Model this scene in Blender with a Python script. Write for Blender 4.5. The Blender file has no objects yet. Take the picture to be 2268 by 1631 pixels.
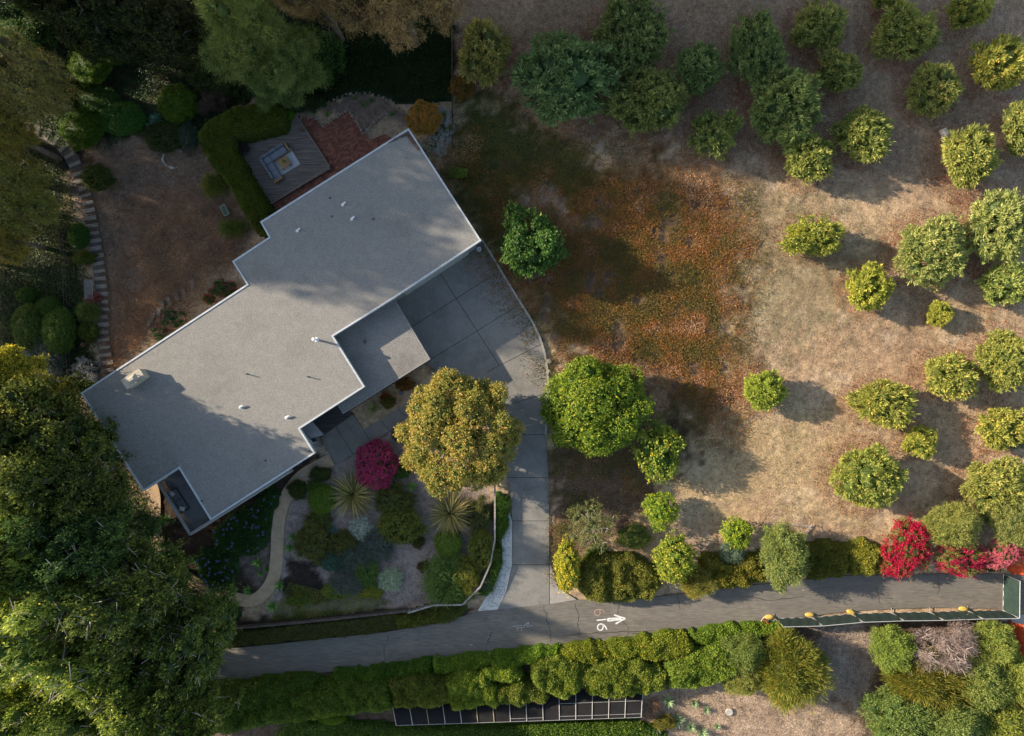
import bpy, math, random
import numpy as np
from mathutils import Vector
PI = math.pi
sc = bpy.context.scene
# ------------------------------------------------------------------ camera, sky, sun
H = 60.0                                   # flying height of the camera above the ground, m
cd = bpy.data.cameras.new('camera'); cam = bpy.data.objects.new('camera', cd)
sc.collection.objects.link(cam); cam.location = (0, 0, H); cam.rotation_euler = (0, 0, 0)
cd.sensor_width = 36; cd.lens = 36*H/90.72; cd.clip_start = 1; cd.clip_end = 3000
sc.camera = cam
SUN_EL = 22.0; TRAVEL = (0.967, -0.254)    # the light travels this way across the ground
w = bpy.data.worlds.new('World'); sc.world = w; w.use_nodes = True
nt = w.node_tree; bg = nt.nodes['Background']
sky = nt.nodes.new('ShaderNodeTexSky'); sky.sky_type = 'NISHITA'; sky.sun_disc = False
sky.sun_elevation = math.radians(SUN_EL); sky.sun_rotation = math.atan2(-TRAVEL[0], -TRAVEL[1])
skm = nt.nodes.new('ShaderNodeVectorMath'); skm.operation = 'MULTIPLY'; skm.inputs[1].default_value = (1.0, .93, .84)   # a slightly hazy, milky sky
nt.links.new(sky.outputs[0], skm.inputs[0]); nt.links.new(skm.outputs[0], bg.inputs[0]); bg.inputs[1].default_value = 0.14
sd = bpy.data.lights.new('sun', 'SUN'); sun = bpy.data.objects.new('sun', sd); sc.collection.objects.link(sun)
sd.energy = 4.7; sd.angle = math.radians(0.6); sd.color = (1.0, 0.84, 0.64)
ce = math.cos(math.radians(SUN_EL)); se = math.sin(math.radians(SUN_EL))
sun.rotation_euler = Vector((TRAVEL[0]*ce, TRAVEL[1]*ce, -se)).to_track_quat('-Z', 'Y').to_euler()
sun.location = (-60, 16, 80)
sc.view_settings.view_transform = 'Standard'; sc.view_settings.look = 'None'
sc.view_settings.exposure = 1.2; sc.view_settings.gamma = 1
# ------------------------------------------------------------------ helpers
col = sc.collection
rng = np.random.default_rng(7)
K = 25.0                                    # image pixel coordinates: 25 units per metre at ground level
def W(px, py, z=0.0):
    f = (H-z)/H/K
    return ((px-1134)*f, (815.5-py)*f)
def WW(pts, z=0.0): return [W(a, b, z) for a, b in pts]
def tag(o, label=None, cat=None, group=None, kind=None):
    if label: o['label'] = label
    if cat: o['category'] = cat
    if group: o['group'] = group
    if kind: o['kind'] = kind
    return o
def empty(name, loc=(0, 0, 0), rz=0):
    o = bpy.data.objects.new(name, None); col.objects.link(o); o.location = loc; o.rotation_euler.z = rz
    o.empty_display_size = .2
    return o
def link(name, me, parent=None, loc=None):
    o = bpy.data.objects.new(name, me); col.objects.link(o)
    if parent: o.parent = parent
    if loc is not None: o.location = loc
    return o
def copy_tree(o, parent=None):
    c = o.copy(); col.objects.link(c); c.parent = parent
    for ch in list(o.children): copy_tree(ch, c)
    return c
class MB:
    """collects simple solids and links them as ONE mesh object"""
    def __init__(s): s.v = []; s.f = []
    def add(s, v, f):
        n = len(s.v); s.v += [tuple(p) for p in v]; s.f += [tuple(i+n for i in q) for q in f]
        return s
    def box(s, c, d, rz=0, ex=None):
        x, y, z = d[0]/2, d[1]/2, d[2]/2; co, si = math.cos(rz), math.sin(rz)
        b = min(x, y, z)*.25 if ex is None else ex
        pts = []
        for (zz, k) in ((-z, b), (-z+b, 0), (z-b, 0), (z, b)):
            for (a, q) in ((-1, -1), (1, -1), (1, 1), (-1, 1)):
                X, Y = a*(x-k), q*(y-k)
                pts.append((c[0]+X*co-Y*si, c[1]+X*si+Y*co, c[2]+zz))
        f = [(3, 2, 1, 0), (12, 13, 14, 15)]
        for r in range(3):
            for i in range(4):
                j = (i+1) % 4; f.append((r*4+i, r*4+j, r*4+4+j, r*4+4+i))
        return s.add(pts, f)
    def prism(s, poly, z0, z1):
        n = len(poly)
        a = sum(poly[i][0]*poly[(i+1) % n][1]-poly[(i+1) % n][0]*poly[i][1] for i in range(n))
        if a < 0: poly = poly[::-1]
        v = [(x, y, z0) for x, y in poly]+[(x, y, z1) for x, y in poly]
        f = [tuple(range(n))[::-1], tuple(range(n, 2*n))]+[(i, (i+1) % n, n+(i+1) % n, n+i) for i in range(n)]
        return s.add(v, f)
    def ring(s, outer, inner, z0, z1):
        n = len(outer)
        v = [(x, y, z0) for x, y in outer]+[(x, y, z1) for x, y in outer]+[(x, y, z1) for x, y in inner]+[(x, y, z0) for x, y in inner]
        f = []
        for i in range(n):
            j = (i+1) % n
            f += [(i, j, n+j, n+i), (n+i, n+j, 2*n+j, 2*n+i), (2*n+i, 2*n+j, 3*n+j, 3*n+i), (3*n+i, 3*n+j, j, i)]
        return s.add(v, f)
    def tube(s, pts, rad, n=7, cap=True):
        pts = [Vector(p) for p in pts]; m = len(pts)
        if not hasattr(rad, '__len__'): rad = [rad]*m
        base = len(s.v)
        for i, p in enumerate(pts):
            d = (pts[min(i+1, m-1)]-pts[max(i-1, 0)]).normalized()
            a = d.cross(Vector((0, 0, 1)) if abs(d.z) < .95 else Vector((1, 0, 0))).normalized(); b = a.cross(d)
            for k in range(n):
                t = 2*PI*k/n; s.v.append(tuple(p+(a*math.cos(t)+b*math.sin(t))*rad[i]))
        for i in range(m-1):
            for k in range(n):
                q = (k+1) % n; s.f.append((base+i*n+k, base+(i+1)*n+k, base+(i+1)*n+q, base+i*n+q))
        if cap:
            s.f.append(tuple(base+k for k in range(n))); s.f.append(tuple(base+(m-1)*n+k for k in range(n))[::-1])
        return s
    def lathe(s, c, prof, n=20):
        base = len(s.v)
        for r, z in prof:
            for k in range(n):
                t = 2*PI*k/n; s.v.append((c[0]+r*math.cos(t), c[1]+r*math.sin(t), c[2]+z))
        for i in range(len(prof)-1):
            for k in range(n):
                q = (k+1) % n; s.f.append((base+i*n+k, base+i*n+q, base+(i+1)*n+q, base+(i+1)*n+k))
        s.f.append(tuple(base+k for k in range(n))[::-1]); s.f.append(tuple(base+(len(prof)-1)*n+k for k in range(n)))
        return s
    def blob(s, c, r, seed=0, n=8, rough=.18):
        rr = random.Random(seed); rows = max(3, n//2); base = len(s.v)
        R = r if hasattr(r, '__len__') else (r, r, r)
        s.v.append((c[0], c[1], c[2]-R[2]))
        for i in range(1, rows):
            t = PI*i/rows
            for k in range(n):
                a = 2*PI*k/n; q = 1+rr.uniform(-rough, rough)
                s.v.append((c[0]+R[0]*q*math.sin(t)*math.cos(a), c[1]+R[1]*q*math.sin(t)*math.sin(a), c[2]-R[2]*q*math.cos(t)))
        s.v.append((c[0], c[1], c[2]+R[2])); top = len(s.v)-1
        for k in range(n):
            q = (k+1) % n; s.f.append((base, base+1+q, base+1+k)); o = base+1+(rows-2)*n
            s.f.append((top, o+k, o+q))
            for i in range(rows-2):
                o = base+1+i*n; s.f.append((o+k, o+q, o+n+q, o+n+k))
        return s
    def ribbon(s, pts, wd, z):
        """flat strip along a ground polyline"""
        L, R = [], []; m = len(pts)
        for i in range(m):
            a = Vector(pts[max(i-1, 0)][:2]); b = Vector(pts[min(i+1, m-1)][:2]); d = (b-a).normalized()
            h = (wd[i] if hasattr(wd, '__len__') else wd)/2; n = Vector((-d.y, d.x))*h
            L.append((pts[i][0]+n.x, pts[i][1]+n.y)); R.append((pts[i][0]-n.x, pts[i][1]-n.y))
        v = [(x, y, z) for x, y in L]+[(x, y, z) for x, y in R]
        return s.add(v, [(i, m+i, m+i+1, i+1) for i in range(m-1)])
    def build(s, name, mat, parent=None, smooth=False, origin=None):
        me = bpy.data.meshes.new(name)
        v = s.v
        if origin: v = [(x-origin[0], y-origin[1], z-origin[2]) for x, y, z in v]
        me.from_pydata(v, [], s.f); me.update()
        me.materials.append(mat)
        if smooth: me.polygons.foreach_set('use_smooth', [True]*len(me.polygons))
        return link(name, me, parent, origin)
def inset(poly, d):
    """offset a polygon inward by d (positive)"""
    n = len(poly); a = sum(poly[i][0]*poly[(i+1) % n][1]-poly[(i+1) % n][0]*poly[i][1] for i in range(n))
    sg = 1 if a > 0 else -1; out = []
    for i in range(n):
        p0, p1, p2 = (Vector(poly[(i+k) % n]) for k in (-1, 0, 1))
        e1 = (p1-p0).normalized(); e2 = (p2-p1).normalized()
        n1 = Vector((-e1.y, e1.x))*sg; n2 = Vector((-e2.y, e2.x))*sg
        k = d/max(.3, 1+n1.dot(n2)); q = p1+(n1+n2)*k; out.append((q.x, q.y))
    return out
def smooth_line(pts, n=6):
    P = [Vector(p) for p in pts]; out = []
    for i in range(len(P)-1):
        a, b, c, d = P[max(i-1, 0)], P[i], P[i+1], P[min(i+2, len(P)-1)]
        for k in range(n):
            t = k/n
            out.append(tuple(.5*((2*b)+(-a+c)*t+(2*a-5*b+4*c-d)*t*t+(-a+3*b-3*c+d)*t**3)))
    out.append(tuple(P[-1])); return out
_tab = np.random.default_rng(3).random((256, 256))
def vn(x, y, s=0):
    x = np.asarray(x)+s*17.3; y = np.asarray(y)+s*41.7
    i = np.floor(x).astype(int); j = np.floor(y).astype(int); u = x-i; v = y-j
    u = u*u*(3-2*u); v = v*v*(3-2*v); g = lambda a, b: _tab[a % 256, b % 256]
    return (g(i, j)*(1-u)+g(i+1, j)*u)*(1-v)+(g(i, j+1)*(1-u)+g(i+1, j+1)*u)*v
def fbm(x, y, s=0, o=4):
    r = 0; a = .5; t = 0
    for k in range(o): r = r+a*vn(x*2**k, y*2**k, s+k); t += a; a *= .55
    return r/t
def sdf(x, y, poly):
    """signed distance, positive inside"""
    d = np.full(np.shape(x), 1e9); ins = np.zeros(np.shape(x), bool); n = len(poly)
    for i in range(n):
        ax, ay = poly[i]; bx, by = poly[(i+1) % n]; ex, ey = bx-ax, by-ay
        t = np.clip(((x-ax)*ex+(y-ay)*ey)/(ex*ex+ey*ey+1e-12), 0, 1)
        d = np.minimum(d, np.hypot(x-ax-t*ex, y-ay-t*ey))
        c = ((ay > y) != (by > y)) & (x < (bx-ax)*(y-ay)/(by-ay+1e-12)+ax); ins ^= c
    return np.where(ins, d, -d)
# ------------------------------------------------------------------ materials
def N(nt, t, **kw):
    n = nt.nodes.new(t)
    for k, v in kw.items(): setattr(n, k, v)
    return n
def ramp(nt, fac, stops):
    r = nt.nodes.new('ShaderNodeValToRGB'); e = r.color_ramp.elements
    while len(e) < len(stops): e.new(.5)
    for q, (p, c) in zip(e, stops): q.position = p; q.color = (*c, 1)
    nt.links.new(fac, r.inputs[0]); return r.outputs[0]
def surf(name, c1, c2, scale=3, rough=.85, bump=.3, c3=None, s3=.3, fine=40, fineamt=.25, stretch=None, metal=0, bdist=.02, spec=.3, rot=0):
    m = bpy.data.materials.new(name); m.use_nodes = True; t = m.node_tree; p = t.nodes['Principled BSDF']
    tc = N(t, 'ShaderNodeTexCoord'); mp = N(t, 'ShaderNodeMapping'); t.links.new(tc.outputs['Object'], mp.inputs[0])
    if stretch: mp.inputs['Scale'].default_value = stretch
    mp.inputs['Rotation'].default_value = (0, 0, rot)
    n1 = N(t, 'ShaderNodeTexNoise'); n1.inputs['Scale'].default_value = scale; n1.inputs['Detail'].default_value = 5; n1.inputs['Roughness'].default_value = .65
    n2 = N(t, 'ShaderNodeTexNoise'); n2.inputs['Scale'].default_value = fine; n2.inputs['Detail'].default_value = 2
    t.links.new(mp.outputs[0], n1.inputs[0]); t.links.new(mp.outputs[0], n2.inputs[0])
    c = ramp(t, n1.outputs[0], [(.35, c1), (.65, c2)])
    if c3:
        n3 = N(t, 'ShaderNodeTexNoise'); n3.inputs['Scale'].default_value = s3; n3.inputs['Detail'].default_value = 6; n3.inputs['Roughness'].default_value = .7
        t.links.new(tc.outputs['Object'], n3.inputs[0])
        mr = N(t, 'ShaderNodeMapRange'); mr.inputs[1].default_value = .52; mr.inputs[2].default_value = .72; mr.inputs[4].default_value = .85
        t.links.new(n3.outputs[0], mr.inputs[0]); mx = N(t, 'ShaderNodeMix', data_type='RGBA'); t.links.new(mr.outputs[0], mx.inputs[0])
        t.links.new(c, mx.inputs[6]); mx.inputs[7].default_value = (*c3, 1); c = mx.outputs[2]
    f = N(t, 'ShaderNodeMapRange'); f.inputs[1].default_value = .3; f.inputs[2].default_value = .7; f.inputs[3].default_value = 1-fineamt; f.inputs[4].default_value = 1+fineamt
    t.links.new(n2.outputs[0], f.inputs[0])
    mm = N(t, 'ShaderNodeVectorMath', operation='SCALE'); t.links.new(c, mm.inputs[0]); t.links.new(f.outputs[0], mm.inputs['Scale'])
    t.links.new(mm.outputs[0], p.inputs['Base Color'])
    p.inputs['Roughness'].default_value = rough; p.inputs['Metallic'].default_value = metal; p.inputs['Specular IOR Level'].default_value = spec
    if bump:
        b = N(t, 'ShaderNodeBump'); b.inputs['Strength'].default_value = bump; b.inputs['Distance'].default_value = bdist
        ad = N(t, 'ShaderNodeMath', operation='ADD'); t.links.new(n1.outputs[0], ad.inputs[0]); t.links.new(n2.outputs[0], ad.inputs[1])
        t.links.new(ad.outputs[0], b.inputs['Height']); t.links.new(b.outputs[0], p.inputs['Normal'])
    return m
def plain(name, c, rough=.6, metal=0): return surf(name, tuple(x*.88 for x in c), tuple(min(1, x*1.1) for x in c), 4, rough, .1, fine=60, fineamt=.08, metal=metal)
def leafmat(name, stops, tr=.36, rough=.55, gain=1.85):
    """leaf colours picked by the per-leaf 'tone'; tinted by the object's own colour"""
    m = bpy.data.materials.new(name); m.use_nodes = True; t = m.node_tree; p = t.nodes['Principled BSDF']
    at = N(t, 'ShaderNodeAttribute', attribute_name='tone')
    c = ramp(t, at.outputs['Fac'], [(p_, tuple(min(.85, v_*gain) for v_ in c_)) for p_, c_ in stops])
    oi = N(t, 'ShaderNodeObjectInfo'); mu = N(t, 'ShaderNodeVectorMath', operation='MULTIPLY')
    t.links.new(c, mu.inputs[0]); t.links.new(oi.outputs['Color'], mu.inputs[1])
    t.links.new(mu.outputs[0], p.inputs['Base Color']); p.inputs['Roughness'].default_value = rough; p.inputs['Specular IOR Level'].default_value = .25
    tl = N(t, 'ShaderNodeBsdfTranslucent'); t.links.new(mu.outputs[0], tl.inputs[0])
    ms = N(t, 'ShaderNodeMixShader'); ms.inputs[0].default_value = tr
    t.links.new(p.outputs[0], ms.inputs[1]); t.links.new(tl.outputs[0], ms.inputs[2]); t.links.new(ms.outputs[0], t.nodes['Material Output'].inputs[0])
    return m
LM = {
 'avo': leafmat('orchard_leaf', [(0, (.035, .052, .014)), (.45, (.105, .125, .03)), (.8, (.22, .225, .06)), (1, (.34, .24, .08))]),
 'deep': leafmat('deep_green_leaf', [(0, (.02, .042, .014)), (.5, (.05, .09, .026)), (.85, (.11, .15, .04)), (1, (.2, .17, .05))]),
 'forest': leafmat('woodland_leaf', [(0, (.02, .032, .012)), (.5, (.062, .08, .026)), (.85, (.17, .17, .04)), (1, (.3, .25, .055))]),
 'citrus': leafmat('citrus_leaf', [(0, (.035, .06, .01)), (.45, (.105, .145, .018)), (.75, (.25, .25, .035)), (.95, (.42, .33, .05)), (1, (.6, .27, .02))]),
 'amber': leafmat('amber_leaf', [(0, (.045, .06, .015)), (.4, (.14, .155, .03)), (.7, (.27, .2, .045)), (1, (.46, .24, .08))]),
 'feather': leafmat('feathery_leaf', [(0, (.04, .055, .02)), (.5, (.1, .12, .04)), (1, (.22, .21, .08))]),
 'euc': leafmat('eucalyptus_leaf', [(0, (.06, .055, .03)), (.5, (.15, .13, .06)), (.8, (.26, .2, .09)), (1, (.34, .2, .12))]),
 'gold': leafmat('goldlit_leaf', [(0, (.05, .05, .02)), (.5, (.13, .12, .035)), (.85, (.3, .21, .05)), (1, (.42, .24, .05))]),  # golden tones paint the low sun on these crowns
 'ball': leafmat('clipped_leaf', [(0, (.025, .05, .006)), (.5, (.06, .1, .012)), (1, (.12, .16, .02))]),
 'olive': leafmat('olive_leaf', [(0, (.03, .035, .01)), (.5, (.07, .075, .018)), (1, (.15, .13, .03))]),
 'grey': leafmat('grey_leaf', [(0, (.05, .06, .05)), (.5, (.1, .115, .095)), (1, (.19, .2, .16))]),
 'bloom': leafmat('petal', [(0, (.5, .5, .5)), (.5, (.8, .8, .8)), (1, (1, 1, 1))], .35, gain=1),
 'dry': leafmat('dry_leaf', [(0, (.06, .035, .02)), (.5, (.16, .1, .055)), (.85, (.32, .22, .13)), (1, (.55, .45, .36))], .1, .8, 1.1),
 'ice': leafmat('ground_cover_leaf', [(0, (.03, .036, .01)), (.35, (.07, .075, .018)), (.58, (.12, .085, .022)), (.85, (.2, .085, .032)), (1, (.27, .22, .18))], .15, gain=1.5),
 'hedge': leafmat('hedge_leaf', [(0, (.035, .048, .012)), (.4, (.1, .115, .024)), (.8, (.2, .19, .045)), (1, (.28, .15, .05))]),
 'flax': leafmat('flax_blade', [(0, (.07, .08, .03)), (.5, (.15, .15, .065)), (1, (.34, .29, .16))], .2),
}
bark = surf('bark', (.10, .075, .055), (.19, .15, .12), 3, .9, .8, fine=25)
palebark = surf('pale_bark', (.32, .28, .23), (.5, .45, .38), 2, .8, .4, fine=20)
deadbark = surf('dead_twig', (.34, .27, .24), (.5, .42, .37), 3, .85, .3)
# ------------------------------------------------------------------ foliage
def unit(a): return a/np.maximum(np.linalg.norm(a, axis=-1, keepdims=True), 1e-9)
def leaf_mesh(name, P, D, Nn, L, Wd, tone, mat, core=None):
    """many small leaf blades (and an inner core surface) as one mesh"""
    n = len(P); D = unit(D); S = unit(np.cross(D, Nn)); Nn = np.cross(S, D)
    L = np.broadcast_to(L, (n,))[:, None]; Wd = np.broadcast_to(Wd, (n,))[:, None]
    V = np.empty((n, 4, 3)); V[:, 0] = P; V[:, 1] = P+D*L*.5+S*Wd*.5+Nn*Wd*.12; V[:, 2] = P+D*L; V[:, 3] = P+D*L*.5-S*Wd*.5+Nn*Wd*.12
    V = V.reshape(-1, 3); idx = np.arange(4*n); st = np.arange(n)*4; tot = np.full(n, 4); tn = np.asarray(tone, float)
    if core:
        for cv, cf, ct in core:
            cf = np.asarray(cf); k = cf.shape[1]; base = len(V)
            V = np.vstack([V, cv]); st = np.concatenate([st, len(idx)+np.arange(len(cf))*k]); tot = np.concatenate([tot, np.full(len(cf), k)])
            idx = np.concatenate([idx, (cf+base).ravel()]); tn = np.concatenate([tn, np.full(len(cf), ct)])
    me = bpy.data.meshes.new(name); me.vertices.add(len(V)); me.vertices.foreach_set('co', V.astype(np.float32).ravel())
    me.loops.add(len(idx)); me.loops.foreach_set('vertex_index', idx.astype(np.int32)); me.polygons.add(len(st))
    me.polygons.foreach_set('loop_start', st.astype(np.int32)); me.polygons.foreach_set('loop_total', tot.astype(np.int32))
    me.update(calc_edges=True); a = me.attributes.new('tone', 'FLOAT', 'FACE'); a.data.foreach_set('value', np.clip(tn, 0, 1).astype(np.float32))
    me.materials.append(mat); return me
def sphere_core(c, R, r, n=9, m=6, tone=.04, rg=None):  # core at the darkest tone paints the shade inside a crown
    V = []; F = []
    for i in range(m+1):
        t = PI*i/m
        for k in range(n):
            a = 2*PI*k/n; q = 1+(rg.uniform(-.12, .12) if rg is not None else 0)
            V.append((c[0]+R[0]*r*q*math.sin(t)*math.cos(a), c[1]+R[1]*r*q*math.sin(t)*math.sin(a), c[2]+R[2]*r*math.cos(t)))
    for i in range(m):
        for k in range(n): F.append((i*n+k, (i+1)*n+k, (i+1)*n+(k+1) % n, i*n+(k+1) % n))
    return np.array(V), F, tone
def crown(name, seed, R, mat, nl=14, lr=.42, ncl=600, nleaf=10, L=.28, Wd=.09, spread=(.5, 1.3), up=.3, zmin=-.3,
          inner=.3, core=.6, droop=0, bloom=0, bloom_mat=None, jit=.5, tonebias=0, central=.7, bloomL=None, irr=.1, rag=1.0):
    """lobed crown: clumps of leaves over the surfaces of overlapping lobes. Returns meshes and lobe centres"""
    g = np.random.default_rng(seed); R = np.array(R, float); Rm = R.mean()
    k = np.arange(nl)+.5; ph = k*2.39996+g.uniform(0, 6); z = 1-(1-zmin)*k/nl
    d = np.stack([np.sqrt(np.maximum(0, 1-z*z))*np.cos(ph), np.sqrt(np.maximum(0, 1-z*z))*np.sin(ph), z], 1)
    d = unit(d+g.normal(0, .18, d.shape))
    lrad = lr*g.uniform(.62, 1.35, nl); az = np.arctan2(d[:, 1], d[:, 0]); wob = 1+irr*np.sin(2*az+g.uniform(0, 6))+irr*np.sin(3*az+g.uniform(0, 6))+irr*.7*np.sin(5*az+g.uniform(0, 6))
    c = d*(1-lrad)[:, None]*g.uniform(.8, 1.14, (nl, 1))*wob[:, None]
    C = np.vstack([c, [[0, 0, -.05]]]); Q = np.append(lrad, central)
    wts = Q**2; wts[-1] *= .6; wts /= wts.sum()
    M = ncl*3; li = g.choice(nl+1, M, p=wts); v = unit(g.normal(0, 1, (M, 3)))
    p = C[li]+v*Q[li][:, None]*(1+g.normal(0, .03, (M, 1)))
    keep = p[:, 2] > zmin-.25
    for j in range(nl+1):
        keep &= (li == j) | (np.linalg.norm(p-C[j], axis=1) > Q[j]*.93)
    if rag:
        q = unit(p); hn = fbm(q[:, 0]*2.6+seed, q[:, 1]*2.6+q[:, 2]*1.7, seed, 2); keep &= ~((hn < .36) & (g.random(M) < .8*rag))
        p = p*(1+rag*.34*(fbm(q[:, 0]*4+seed, q[:, 1]*4+q[:, 2]*2.3, seed+3, 2)-.5)+rag*.2*g.random(M)*(g.random(M) < .12))[:, None]
    p = p[keep][:ncl]; v = v[keep][:ncl]; li = li[keep][:ncl]; m = len(p)
    ax = unit(v*.75+unit(p)*.35+np.array([0, 0, up])+g.normal(0, .15, (m, 3)))
    ctone = g.uniform(0, 1, m)*.35+.12*g.uniform(0, 1, nl+1)[li]
    n = m*nleaf; ii = np.repeat(np.arange(m), nleaf); A = ax[ii]
    rnd = unit(g.normal(0, 1, (n, 3))); per = unit(np.cross(A, rnd)); th = g.uniform(*spread, n)[:, None]
    D = A*np.cos(th)+per*np.sin(th); D[:, 2] -= droop*g.uniform(.3, 1, n)
    P = p[ii]*R+g.normal(0, jit, (n, 3))*L
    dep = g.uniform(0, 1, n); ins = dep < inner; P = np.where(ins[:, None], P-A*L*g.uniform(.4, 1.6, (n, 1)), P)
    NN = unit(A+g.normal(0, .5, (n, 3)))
    tone = ctone[ii]+g.uniform(0, .38, n)+tonebias+np.where(ins, -.15, .08)  # inner leaves toned darker, outer ones lighter: crown shade painted in
    tone = np.where(g.random(n) < .03, .98, tone)
    Ls = L*g.uniform(.7, 1.25, n); Ws = Wd*g.uniform(.8, 1.2, n)
    cores = None
    if core:
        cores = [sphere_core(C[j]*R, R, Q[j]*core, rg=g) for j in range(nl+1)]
    out = {'lobes': C*R}
    if bloom:
        bc = (vn(p[:, 0]*3+9, p[:, 1]*3+5, seed)*.6+g.random(m)*.4) < bloom
        b = bc[ii] & (g.random(n) < .9)
        out['bloom'] = leaf_mesh(name+'_bloom', P[b]+A[b]*L*.35, D[b], NN[b], (bloomL or L)*g.uniform(.7, 1.2, b.sum()), (bloomL or L)*.7, g.uniform(0, 1, b.sum()), bloom_mat or LM['bloom'])
        P, D, NN, Ls, Ws, tone = (q[~b] for q in (P, D, NN, Ls, Ws, tone))
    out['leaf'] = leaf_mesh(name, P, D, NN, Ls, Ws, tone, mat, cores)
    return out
def trunk_mb(h, zc, lobes, r, seed=0, lean=(0, 0), twigs=0, tr=.02, crownR=None):
    """tapered trunk and limbs; coordinates relative to the tree base"""
    g = random.Random(seed); mb = MB(); top = (lean[0], lean[1], zc*.75)
    mb.tube([(0, 0, -.1), (lean[0]*.3, lean[1]*.3, zc*.35), top], [r*1.25, r, r*.75], 8)
    for l in lobes:
        e = Vector((l[0], l[1], l[2]+zc)); s = Vector(top)*g.uniform(.75, 1.0); mid = s.lerp(e, .5)+Vector((g.uniform(-.1, .1), g.uniform(-.1, .1), .15))*r*4
        mb.tube([s, mid, e], [r*.5, r*.32, r*.12], 5)
        for q in range(twigs):
            dv = Vector((g.uniform(-1, 1), g.uniform(-1, 1), g.uniform(.1, 1))).normalized()*(crownR or 1)*g.uniform(.25, .5)
            mb.tube([e, e+dv*.5+Vector((g.uniform(-.1, .1), g.uniform(-.1, .1), 0)), e+dv], [tr*1.6, tr, tr*.5], 4, False)
    return mb
PROTO = {}
def spec(key, variants, nominal, **kw):
    """a species: list of crown meshes of a nominal radius"""
    L_ = []
    for i in range(variants):
        k2 = dict(kw); c = crown('crown', hash_(key)+i*13, nominal, **k2); L_.append(c)
    PROTO[key] = (L_, nominal)
def hash_(s): return sum((i+3)*ord(c) for i, c in enumerate(s)) % 9973
def plant(name, sp, px, py, rx, ry, h, label, cat='tree', group=None, tint=(1, 1, 1), var=0, rot=0, zf=.58, rzf=None,
          bk=None, twigs=0, tr=.02, tw=0, bloomtint=(1, 1, 1), wxy=None):
    """tree or shrub: Empty at the base > crown (foliage), trunk, flowers"""
    L_, nom = PROTO[sp]; c = L_[var % len(L_)]; zc = h*zf; f = (H-zc)/H/K
    x, y = wxy if wxy else W(px, py, zc)
    root = empty(name, (x, y, 0)); tag(root, label, cat, group)
    sx, sy = rx*f/nom[0], ry*f/nom[1]; sz = (rzf*h if rzf else h*(1-zf))/nom[2]
    if rot % 180 == 90: sx, sy = ry*f/nom[0], rx*f/nom[1]
    isT = cat == 'tree'
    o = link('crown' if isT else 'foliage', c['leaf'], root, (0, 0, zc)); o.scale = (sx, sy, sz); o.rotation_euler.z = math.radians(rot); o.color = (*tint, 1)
    if 'bloom' in c:
        b = link('flowers', c['bloom'], root, (0, 0, zc)); b.scale = (sx, sy, sz); b.rotation_euler.z = math.radians(rot); b.color = (*bloomtint, 1)
    ro = math.radians(rot); lob = []
    for l in c['lobes'][:-1]:
        X, Y = l[0]*sx, l[1]*sy; lob.append((X*math.cos(ro)-Y*math.sin(ro), X*math.sin(ro)+Y*math.cos(ro), l[2]*sz))
    r = (.019 if isT else .02)*max(h, 1)
    trunk_mb(h, zc, lob if isT else lob[::3], r, int(px+py), twigs=twigs, tr=tr, crownR=rx*f*.8).build('trunk' if isT else 'stem', bk or bark, root, smooth=True)
    return root
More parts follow.
